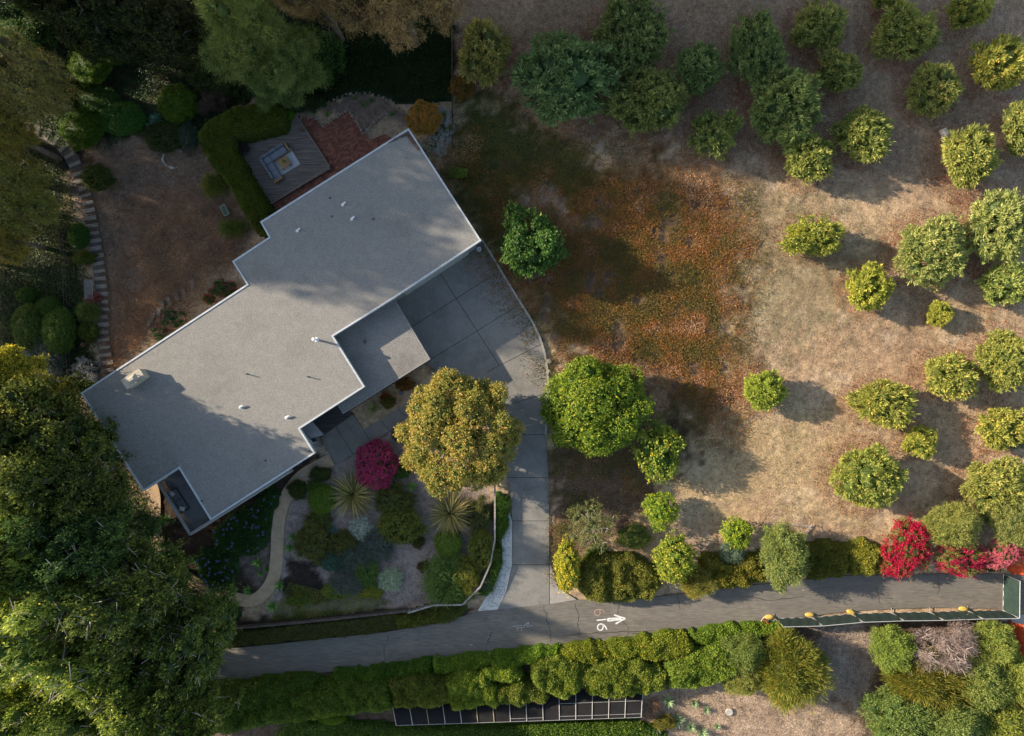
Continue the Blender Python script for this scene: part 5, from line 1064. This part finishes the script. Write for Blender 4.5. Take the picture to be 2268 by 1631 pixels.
HZ = 2.0
L_ = WW([(600, 222), (634, 243), (628, 285), (520, 308), (522, 335), (552, 385), (600, 465), (612, 505), (585, 520), (560, 510), (515, 430), (470, 370), (440, 320), (437, 296), (455, 275), (520, 235)], 1.7)
mass('clipped_hedge', L_, HZ, LM['hedge'], 42000, .12, .07, 'L shaped clipped green hedge wrapping two sides of the timber deck', 'hedge', tint=(.5, .6, .28), edge=.3, lump=.12, ls=2.5, up=.5)
pot(644, 258, .25, .4, 'terracotta pot with a round green bush at the top corner of the deck', sp='ball', z=.35, pr=.36, ph=.6, tint=(.8, 1.2, .7))
pot(667, 287, .17, .35, 'small round brown pot near the right edge of the deck', m=surf('brown_glaze', (.1, .06, .03), (.16, .1, .06), 4, .5), z=.35)
pot(536, 330, .2, .35, 'terracotta pot with sprawling dark foliage at the left corner of the deck', sp='grey', z=.35, pr=.7, ph=.4, tint=(.25, .2, .2))
pot(183, 764, .2, .25, 'round terracotta dish pot standing beside the lower stepped path')
pot(377, 731, .15, .25, 'terracotta pot between the pink dotted shrubs at the house wall')
pot(889, 870, .22, .3, 'blue rimmed pot in the bed below the lower roof', m=plain('blue_glaze', (.1, .13, .18), .4))
# ivy lawn and dark ground covers
mass('ivy_lawn', WW([(735, 60), (1000, 40), (1001, 215), (1000, 225), (905, 225), (880, 228), (850, 208), (790, 200), (740, 215), (690, 232), (655, 240), (700, 180), (745, 140)]), .3, LM['deep'], 30000, .13, .1, 'dark ivy lawn filling the corner inside the wire fence', 'ground cover', kind='stuff', tint=(.28, .34, .28), lump=.3, ls=1.5, edge=.4)
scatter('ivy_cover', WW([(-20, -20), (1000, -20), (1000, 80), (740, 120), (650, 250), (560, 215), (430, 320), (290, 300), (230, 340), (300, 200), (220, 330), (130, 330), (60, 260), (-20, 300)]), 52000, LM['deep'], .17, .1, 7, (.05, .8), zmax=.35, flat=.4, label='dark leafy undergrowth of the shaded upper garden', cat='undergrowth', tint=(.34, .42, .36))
scatter('ivy_cover', WW([(-20, 300), (60, 300), (130, 350), (165, 430), (190, 560), (205, 640), (212, 760), (205, 850), (170, 900), (230, 960), (320, 1090), (420, 1260), (520, 1420), (400, 1560), (-20, 1640)]), 60000, LM['deep'], .17, .1, 8, (.05, .8), zmax=.35, flat=.4, label='dark leafy undergrowth left of the stepped path and below the big trees', cat='undergrowth', tint=(.42, .44, .3), excl=[ROAD])
# ------------------------------------------------------------------ big trees of the left and top
def bigtree(sp, px, py, rx, ry, h, label, tint=(1, 1, 1), var=0, rot=0, zf=.66, tw=2, group=None, bk=palebark, wxy=None, name='woodland_tree', tr=.035):
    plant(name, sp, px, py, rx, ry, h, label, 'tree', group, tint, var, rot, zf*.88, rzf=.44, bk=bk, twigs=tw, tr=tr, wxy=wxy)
WG = 'big trees of the lower left woodland'
bigtree('clump', 60, 975, 130, 140, 14.5, 'dark tree with golden tipped clumps at the left edge, uppermost of the woodland', (.75, .78, .5), 0, 0, group=WG)
bigtree('clump', 165, 1060, 78, 118, 15.5, 'dark tree with golden tipped clumps right of the uppermost woodland tree', (.6, .68, .48), 1, 90, group=WG, zf=.62)
bigtree('clump', 30, 850, 50, 80, 11, 'narrow yellow topped tree at the left edge above the woodland', (2.2, 1.8, .7), 1, 0)
bigtree('wood', 185, 1190, 104, 112, 14, 'dark blue green tree beside the balcony corner', (.6, .9, .8), 1, 0, group=WG, zf=.62)
bigtree('wood', 60, 1200, 115, 105, 15, 'mid green tree at the left edge below the dark clumps', (1.1, 1.25, .75), 2, 90, group=WG)
bigtree('wood', 110, 1360, 150, 130, 15, 'broad yellow green tree with pale twigs at the left edge', (1.9, 2.05, 1.3), 0, 0, group=WG, tw=4)
bigtree('wood', 305, 1325, 120, 105, 12.5, 'dark green tree overhanging the lower dark path', (1.1, 1.2, .85), 2, 180, group=WG, tw=4)
bigtree('wood', 250, 1500, 145, 115, 13, 'yellow green tree with bare twigs left of the road end', (1.65, 1.75, 1.0), 1, 90, group=WG, tw=4)
bigtree('wood', 425, 1430, 78, 105, 11, 'dark tree crown covering the left end of the road', (.95, 1.15, .8), 0, 90, group=WG, tw=4, zf=.62)
bigtree('wood', 60, 1560, 110, 95, 14, 'bright yellow green tree in the lower left corner', (2.0, 2.1, 1.1), 2, 0, group=WG, tw=3)
bigtree('wood', 390, 1580, 100, 76, 13, 'dark green tree at the bottom edge beside the long hedge', (1.0, 1.2, .75), 1, 0, group=WG, tw=3)
EG = 'golden eucalyptus trees at the left edge'  # the gold is sunlight put into the leaf colour
bigtree('gold', 30, 168, 98, 84, 13, 'drooping brown eucalyptus tinted with golden sunlight at the upper left edge', (.95, 1.0, 1.05), 0, 0, group=EG, bk=bark, tw=3, name='eucalyptus_tree')
bigtree('gold', 0, 290, 44, 66, 12, 'yellow leafed eucalyptus at the left edge beside the start of the stepped path', (.85, .88, .6), 1, 0, group=EG, bk=bark, tw=2, name='eucalyptus_tree')
bigtree('gold', 18, 440, 86, 90, 10, 'dull olive eucalyptus with bare branches left of the stepped path', (.7, .85, .62), 0, 90, group=EG, bk=bark, tw=3, name='eucalyptus_tree')
bigtree('gold', 5, 525, 46, 56, 9, 'small eucalyptus crown tinted with golden sunlight at the left edge, lowest of its group', (.8, .82, .55), 1, 90, group=EG, bk=bark, tw=2, name='eucalyptus_tree')
bigtree('puff', 545, 95, 92, 95, 9.5, 'feathery soft green tree with puffy branches, left half of the pair above the deck', (1.15, 1.25, .95), 0, 0, bk=bark, name='feathery_tree', tw=1)
bigtree('puff', 640, 130, 72, 80, 8.5, 'feathery soft green tree leaning right toward the ivy lawn', (.95, 1.1, .9), 1, 90, bk=bark, name='feathery_tree', tw=1)
bigtree('puff', 600, 190, 44, 48, 6.5, 'small feathery green crown pointing down at the timber deck', (.75, .95, .8), 1, 0, bk=bark, name='feathery_tree', tw=1)
bigtree('euc', 690, -40, 130, 70, 15, 'grey brown eucalyptus crown hanging in at the top edge, left of the pair', (.85, .72, .65), 0, 0, bk=bark, name='eucalyptus_tree', zf=.7)
bigtree('euc', 880, -40, 150, 112, 16, 'broad pale brown eucalyptus crown at the top edge above the ivy lawn', (1.1, .92, .85), 1, 0, bk=bark, name='eucalyptus_tree', zf=.7)
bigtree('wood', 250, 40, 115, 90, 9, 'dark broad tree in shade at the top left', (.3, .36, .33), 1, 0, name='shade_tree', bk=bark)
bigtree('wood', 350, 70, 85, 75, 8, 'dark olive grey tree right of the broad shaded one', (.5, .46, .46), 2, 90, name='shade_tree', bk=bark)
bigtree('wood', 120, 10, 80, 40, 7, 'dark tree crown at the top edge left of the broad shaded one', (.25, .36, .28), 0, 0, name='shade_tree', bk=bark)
# windbreak beyond the picture's left and top edges: it throws the long soft shade over the roof and the slope
WB = 'windbreak eucalyptus trees beyond the picture edge'
for i, (x, y, h, r) in enumerate([(-53, 22.5, 25, 5.5), (-61, 21.5, 28, 4.8), (-55, 29, 28, 6.5), (-60, 38, 32, 7), (-68, 26, 30, 6.5), (-50, 44, 28, 6.5), (-30, 35.5, 28, 5.5), (-40, 40, 30, 6), (-20, 40, 26, 6), (-8, 38, 24, 5.5), (4, 40, 22, 5.5), (14, 42, 19, 6), (-70, 48, 34, 7), (-53, 7, 8, 4), (-52, 11, 10.5, 4), (-4, 50, 28, 7), (12, 52, 24, 7), (-18, 52, 30, 7), (28, 44, 15, 5.5)]):
    plant('windbreak_tree', 'shade', 0, 0, r*K*H/(H-h*.62), r*K*H/(H-h*.62), h, 'tall eucalyptus of the windbreak standing outside the left and top of the view', 'tree', WB, (.8, .8, .7), i, (i*90) % 360, .62, bk=palebark, wxy=(x, y))
# ------------------------------------------------------------------ roadside and lower hedges
HG = 'roadside hedge sections above the road'
hd = [
 ([(1290, 1250), (1330, 1230), (1400, 1232), (1460, 1262), (1472, 1300), (1440, 1330), (1360, 1340), (1300, 1332), (1280, 1300)], 1.7, 16000, (1.0, .82, .62), 'mottled yellow and reddish hedge at the road right of the driveway mouth'),
 ([(1560, 1232), (1610, 1240), (1690, 1230), (1700, 1288), (1660, 1304), (1590, 1306), (1560, 1280)], 1.5, 11000, (1.05, .8, .5), 'olive yellow hedge left of the tall grey green roadside tree'),
 ([(1780, 1212), (1830, 1200), (1880, 1215), (1882, 1276), (1800, 1284)], 1.5, 8000, (.85, .7, .45), 'dark olive hedge right of the tall grey green roadside tree'),
 ([(1875, 1215), (1920, 1196), (1960, 1222), (1964, 1272), (1885, 1276)], 1.6, 7500, (1.25, 1.0, .6), 'golden olive hedge left of the first crimson bougainvillea'),
 ([(2150, 1255), (2215, 1240), (2222, 1268), (2155, 1270)], .9, 2500, (.5, .6, .4), 'low dark hedge strip under the pink bougainvillea'),
 ([(1300, 1228), (1340, 1222), (1350, 1245), (1300, 1255)], 1.0, 2000, (.9, 1.0, .5), 'small yellow green hedge piece behind the mottled hedge'),
]
for i, (pl, h, n, ti, lb) in enumerate(hd): mass('roadside_hedge', WW(pl, h*.6), h, LM['hedge'], n, .14, .075, lb, 'hedge', HG, None, tuple(a*b for a, b in zip(ti, (.95, 1.1, 1.1))), edge=.7, lump=.45, ls=1.2, seed=20+i)
LG = 'sections of the long hedge below the road'
lh = [
 ([(430, 1545), (480, 1520), (700, 1500), (720, 1560), (640, 1600), (440, 1631)], 1.8, 16000, (.5, .66, .4), 'darkest leftmost section of the long hedge below the road'),
 ([(640, 1535), (760, 1500), (865, 1500), (870, 1568), (800, 1580), (650, 1600)], 2.0, 15000, (.62, .74, .42), 'dull green section of the long hedge above the left end of the black screen'),
 ([(740, 1490), (860, 1478), (955, 1462), (960, 1500), (860, 1510), (750, 1520)], 1.4, 8000, (.5, .78, .4), 'deep green ivy strip along the lower road edge, left part'),
 ([(860, 1500), (950, 1490), (1000, 1500), (1005, 1560), (870, 1568)], 2.1, 10000, (.75, .68, .5), 'brownish section of the long hedge over the left posts'),
 ([(985, 1505), (1020, 1478), (1075, 1490), (1100, 1520), (1105, 1562), (1000, 1570), (980, 1540)], 2.3, 11000, (1.05, 1.1, .5), 'bright yellow green bulge of the long hedge'),
 ([(955, 1462), (1090, 1452), (1180, 1440), (1240, 1432), (1235, 1450), (1150, 1480), (1060, 1478), (960, 1498)], 1.3, 11000, (.75, 1.15, .45), 'glossy green ivy strip along the sunlit lower road edge'),
 ([(1065, 1480), (1140, 1470), (1160, 1500), (1110, 1515), (1080, 1505)], 2.0, 5000, (1.15, 1.3, .7), 'pale leafed green bulge just behind the ivy strip'),
 ([(1090, 1520), (1140, 1505), (1200, 1515), (1225, 1550), (1150, 1562), (1100, 1556)], 2.1, 9000, (.72, .62, .5), 'brown green section of the long hedge in the middle'),
 ([(1180, 1462), (1230, 1448), (1300, 1462), (1310, 1510), (1260, 1548), (1200, 1530), (1175, 1495)], 2.2, 12000, (.85, .85, .55), 'olive rounded section of the long hedge right of the pale bulge'),
 ([(1240, 1440), (1290, 1428), (1345, 1428), (1360, 1455), (1300, 1470), (1250, 1462)], 1.5, 6500, (1.3, 1.05, .4), 'golden section of the long hedge by the road'),
 ([(1290, 1478), (1345, 1455), (1420, 1460), (1480, 1480), (1470, 1525), (1400, 1545), (1300, 1542)], 2.2, 16000, (.85, .8, .5), 'olive and rust section of the long hedge above the right end of the black screen'),
 ([(1345, 1428), (1420, 1415), (1520, 1402), (1540, 1430), (1520, 1455), (1440, 1460), (1350, 1456)], 1.6, 11000, (1.1, .95, .4), 'yellow green section of the long hedge beside the utility cover'),
 ([(1470, 1465), (1530, 1440), (1590, 1420), (1640, 1440), (1630, 1500), (1560, 1520), (1480, 1525)], 2.2, 14000, (.75, .9, .5), 'dense green right section of the long hedge'),
 ([(1520, 1402), (1620, 1390), (1720, 1382), (1760, 1395), (1700, 1410), (1600, 1425), (1540, 1428)], 1.3, 8000, (.7, .95, .35), 'narrow green hedge strip at the left end of the construction fence'),
 ([(640, 1590), (880, 1612), (1100, 1612), (1300, 1600), (1420, 1600), (1480, 1631), (1400, 1660), (600, 1660)], .7, 20000, (.55, .72, .4), 'low green planting below the black screen'),
]
lh = [(a_, b_, c_, ((d_[0]*.5+.42)*1.12, (d_[1]*.5+.44)*1.12, (d_[2]*.5+.25)*1.3) if a_[0][0] > 950 and b_ > 1 else d_, e_) for a_, b_, c_, d_, e_ in lh]
for i, (pl, h, n, ti, lb) in enumerate(lh): mass('long_hedge', WW(pl, h*.6), h, LM['hedge'], int(n*1.2), .15, .085, lb, 'hedge', LG, None, tuple(a*b for a, b in zip(ti, (1.0, 1.16, 1.0))), edge=.55, lump=.3, ls=1.5, seed=60+i, tonelump=.5)
plant('spiky_tree', 'spray', 1750, 1484, 78, 66, 3.6, 'wide bushy tree with radiating sprays right of the long hedge', tint=(.95, .95, .65), zf=.5)
plant('bushy_tree', 'soft', 1640, 1444, 54, 42, 3.0, 'green bushy tree left of the wide spraying one', tint=(.8, .95, .6), var=1, zf=.5)
plant('bushy_tree', 'soft', 1640, 1490, 52, 46, 2.6, 'olive bushy tree at the bare slope edge left of the spraying one', 'tree', tint=(1.05, 1.0, .6), var=2, zf=.5)
plant('dead_tree', 'dead', 2088, 1436, 74, 54, 4.2, 'leafless pinkish grey tree among the green ones below the fence', tint=(1.05, 1, 1), bk=deadbark, twigs=5, tr=.02)
sr = [('soft', 1975, 1436, 48, 46, 3.4, (.95, 1.15, .6), 'bright green tree at the left of the leafless one'), ('soft', 2196, 1424, 48, 46, 3.6, (1.1, 1.2, .7), 'light green feathery tree right of the leafless one'),
 ('spray', 2050, 1500, 94, 62, 3.4, (.9, .82, .55), 'olive brown wispy tree below the leafless one'), ('soft', 1990, 1590, 80, 70, 4.0, (.75, .95, .65), 'grey green rounded tree at the bottom edge right of the bare slope'),
 ('soft', 2090, 1600, 76, 66, 4.2, (.8, .95, .65), 'dull green tree at the bottom edge, middle of the lower right grove'), ('soft', 2165, 1510, 66, 66, 4.0, (.9, 1.0, .65), 'green tree below the light feathery one'),
 ('soft', 2240, 1500, 46, 60, 3.8, (1.2, 1.25, .65), 'yellow green tree over the orange netting'), ('soft', 2220, 1610, 70, 48, 3.8, (1.15, 1.2, .6), 'bright green tree in the lower right corner'), ('soft', 2150, 1590, 40, 48, 3.0, (.6, .8, .5), 'dark green shrub in the middle of the lower right grove'),
 ('olive', 1470, 1600, 26, 16, .9, (1.5, 1.3, .8), 'dry olive shrub at the right end of the black screen'), ('dead', 1440, 1575, 26, 24, .9, (1.0, .75, .5), 'tan brush heap at the right end of the black screen'),
 ('ball', 735, 1592, 30, 13, .9, (1.3, 1.3, .6), 'low clipped dome at the bottom left of the black screen')]
for i, (sp, px, py, rx, ry, h, ti, lb) in enumerate(sr): plant('grove_tree' if h > 2 else 'low_shrub', sp, px, py, rx, ry, h, lb, 'tree' if h > 2 else 'shrub', None, ti, i, (0, 180)[i % 2], zf=.5)
for i, (px, py, r) in enumerate([(1480, 1555, 18), (1538, 1560, 12), (1565, 1575, 10), (1500, 1598, 20), (1530, 1612, 16), (1555, 1625, 18), (1455, 1615, 16), (1590, 1612, 9)]):
    rosette('succulent', *W(px, py, .3), 0, 30, r/K*1.1, .12, LM['grey'], 90+i, .9, None, 'pale green succulent on the bare slope right of the black screen', 'plant', 'succulents on the bare lower slope', (1.3, 1.6, 1.0), 3, .2)
# ------------------------------------------------------------------ uncountable ground texture
red = [(1130, 400), (1300, 330), (1480, 385), (1620, 440), (1655, 560), (1615, 700), (1630, 850), (1600, 945), (1520, 930), (1440, 830), (1225, 800), (1185, 700), (1110, 600), (1068, 530), (1010, 420), (1005, 340), (1050, 330)]
scatter('red_ground_cover', WW(red), 150000, LM['ice'], .11, .07, 5, (.12, 1.0), zmax=.12, flat=.9, dens=1.6, thr=.33, label='rust red and green succulent ground cover right of the driveway', cat='ground cover', feather=3.0, tint=(1.1, .88, .6), pf=.45)
scatter('green_ground_cover', WW([(1010, 190), (1120, 210), (1180, 280), (1300, 330), (1290, 400), (1130, 420), (1100, 600), (1070, 520), (1000, 400)]), 22000, LM['ice'], .1, .06, 6, (.0, .55), zmax=.12, flat=.9, label='dull green ground cover beside the upper roof end', cat='ground cover', feather=.8, tint=(.9, 1.1, .8))
scatter('ground_cover_strip', WW([(1220, 1000), (1400, 1010), (1420, 1090), (1300, 1120), (1260, 1240), (1222, 1290)]), 12000, LM['ice'], .1, .05, 9, (.1, .85), zmax=.1, label='dark red ground cover strip right of the straight driveway', cat='ground cover', feather=.7, dens=1.2)
slope = [(1010, -20), (2290, -20), (2290, 1190), (1960, 1200), (1780, 1205), (1500, 1190), (1240, 1230), (1225, 830), (1600, 940), (1660, 560), (1480, 370), (1010, 180)]
scatter('dry_litter', WW(slope), 110000, LM['dry'], .11, .035, 10, (.05, .85), dens=2.5, thr=.42, label='dry grass and fallen leaves over the orchard slope', cat='leaf litter', excl=[DRIVE, ROAD])
scatter('pale_chips', WW(slope), 5000, LM['dry'], .06, .05, 11, (.85, 1.1), dens=3, thr=.5, label='pale stone and bark chips over the orchard slope', cat='chips', excl=[DRIVE])
g_ = np.random.default_rng(12)
for k, (nm, lst) in enumerate((('fallen_leaves', orch),)):
    PX = []; 
    for (sp, px, py, rx, ry, h, ti, lb) in lst:
        m = int(rx*ry*.42); a = g_.uniform(0, 2*PI, m); r_ = g_.uniform(.5, 1.35, m); x0, y0 = W(px, py, h*.4); PX.append(np.stack([x0+np.cos(a)*r_*rx/K, y0+np.sin(a)*r_*ry/K, g_.uniform(.0, .05, m)], 1))
    P = np.vstack(PX); m = len(P); D = g_.normal(0, 1, (m, 3)); D[:, 2] = np.abs(D[:, 2])*.25
    o = link(nm, leaf_mesh(nm, P, D, unit(np.array([0, 0, 1.])+g_.normal(0, .3, (m, 3))), .16*g_.uniform(.6, 1.2, m), .05, g_.random(m)*.8, LM['dry'])); o.color = (1.5, .66, .45, 1); tag(o, 'reddish fallen leaves ringed under the orchard trees', 'leaf litter', kind='stuff')
lawn = [(190, 320), (430, 310), (560, 480), (545, 560), (400, 720), (240, 830), (222, 560), (170, 400)]
scatter('dry_lawn', WW(lawn), 60000, LM['dry'], .13, .03, 13, (.0, .7), flat=1.0, zmax=.08, label='brown dry grass of the back garden', cat='dry grass', tint=(1.3, 1.1, .92), feather=.5)
scatter('garden_gravel', WW([(760, 1030), (900, 950), (1080, 1100), (1085, 1240), (1010, 1335), (860, 1340), (780, 1260)]), 16000, LM['dry'], .06, .05, 14, (.35, 1.1), label='pinkish grey gravel and chips between the garden shrubs', cat='gravel', tint=(.85, .8, .85))
scatter('lower_slope_litter', WW([(1425, 1550), (1560, 1505), (1740, 1550), (1830, 1400), (1950, 1385), (1940, 1560), (1900, 1660), (1480, 1660)]), 26000, LM['dry'], .09, .04, 15, (.1, 1.05), label='dry litter and chips on the bare slope below the hedge', cat='leaf litter')
scatter('road_edge_litter', WW([(1150, 1442), (1500, 1396), (1720, 1372), (2220, 1345), (2220, 1352), (1720, 1384), (1500, 1410), (1200, 1446)]), 3500, LM['dry'], .09, .05, 16, (.1, .8), label='rusty leaf litter along the lower road edge', cat='leaf litter', tint=(1.4, .8, .55))
scatter('roof_debris', WW([(180, 872), (240, 840), (330, 960), (400, 1035), (316, 1086)], ZR), 700, LM['dry'], .07, .03, 17, (.0, .4), label='leaf debris on the roof at its left corner', cat='leaf litter', tint=(.8, .7, .6)).location.z = ZR-.05
scatter('roof_debris', WW([(905, 290), (930, 330), (926, 335), (900, 302), (860, 318), (858, 313)], ZR), 900, LM['dry'], .08, .03, 18, (.0, .5), label='rusty leaf debris heaped in the top roof corner', cat='leaf litter', tint=(.9, .55, .45)).location.z = ZR-.05

scatter('weeds', WW(slope), 9000, LM['hedge'], .12, .05, 41, (.1, .7), flat=.9, dens=3.5, thr=.6, label='sparse green weeds among the dry grass of the orchard slope', cat='weeds', excl=[DRIVE, ROAD])
scatter('drive_litter', WW([(1090, 560), (1215, 790), (1216, 1338), (1130, 1330), (1130, 1080), (1000, 850), (900, 740)]), 900, LM['dry'], .08, .04, 42, (.1, .8), zmax=.01, dens=2, thr=.5, label='small fallen leaves scattered on the driveway', cat='leaf litter', tint=(1.1, .8, .5)).location.z = .035
scatter('lane_litter', ROAD, 1500, LM['dry'], .08, .04, 43, (.1, .8), zmax=.008, dens=2.5, thr=.55, label='small leaves and grit scattered on the lane', cat='leaf litter', tint=(1.1, .85, .6)).location.z = .014

scatter('dry_brush', WW([(300, 450), (420, 425), (540, 440), (540, 570), (470, 640), (380, 700), (300, 800), (250, 820), (262, 650)]), 20000, LM['dry'], .28, .022, 51, (.0, .8), zmax=.28, flat=1.4, dens=2, thr=.44, label='thick brown twiggy dry brush in the middle of the back garden', cat='dry brush', tint=(1.8, 1.35, 1.0), feather=1.5)
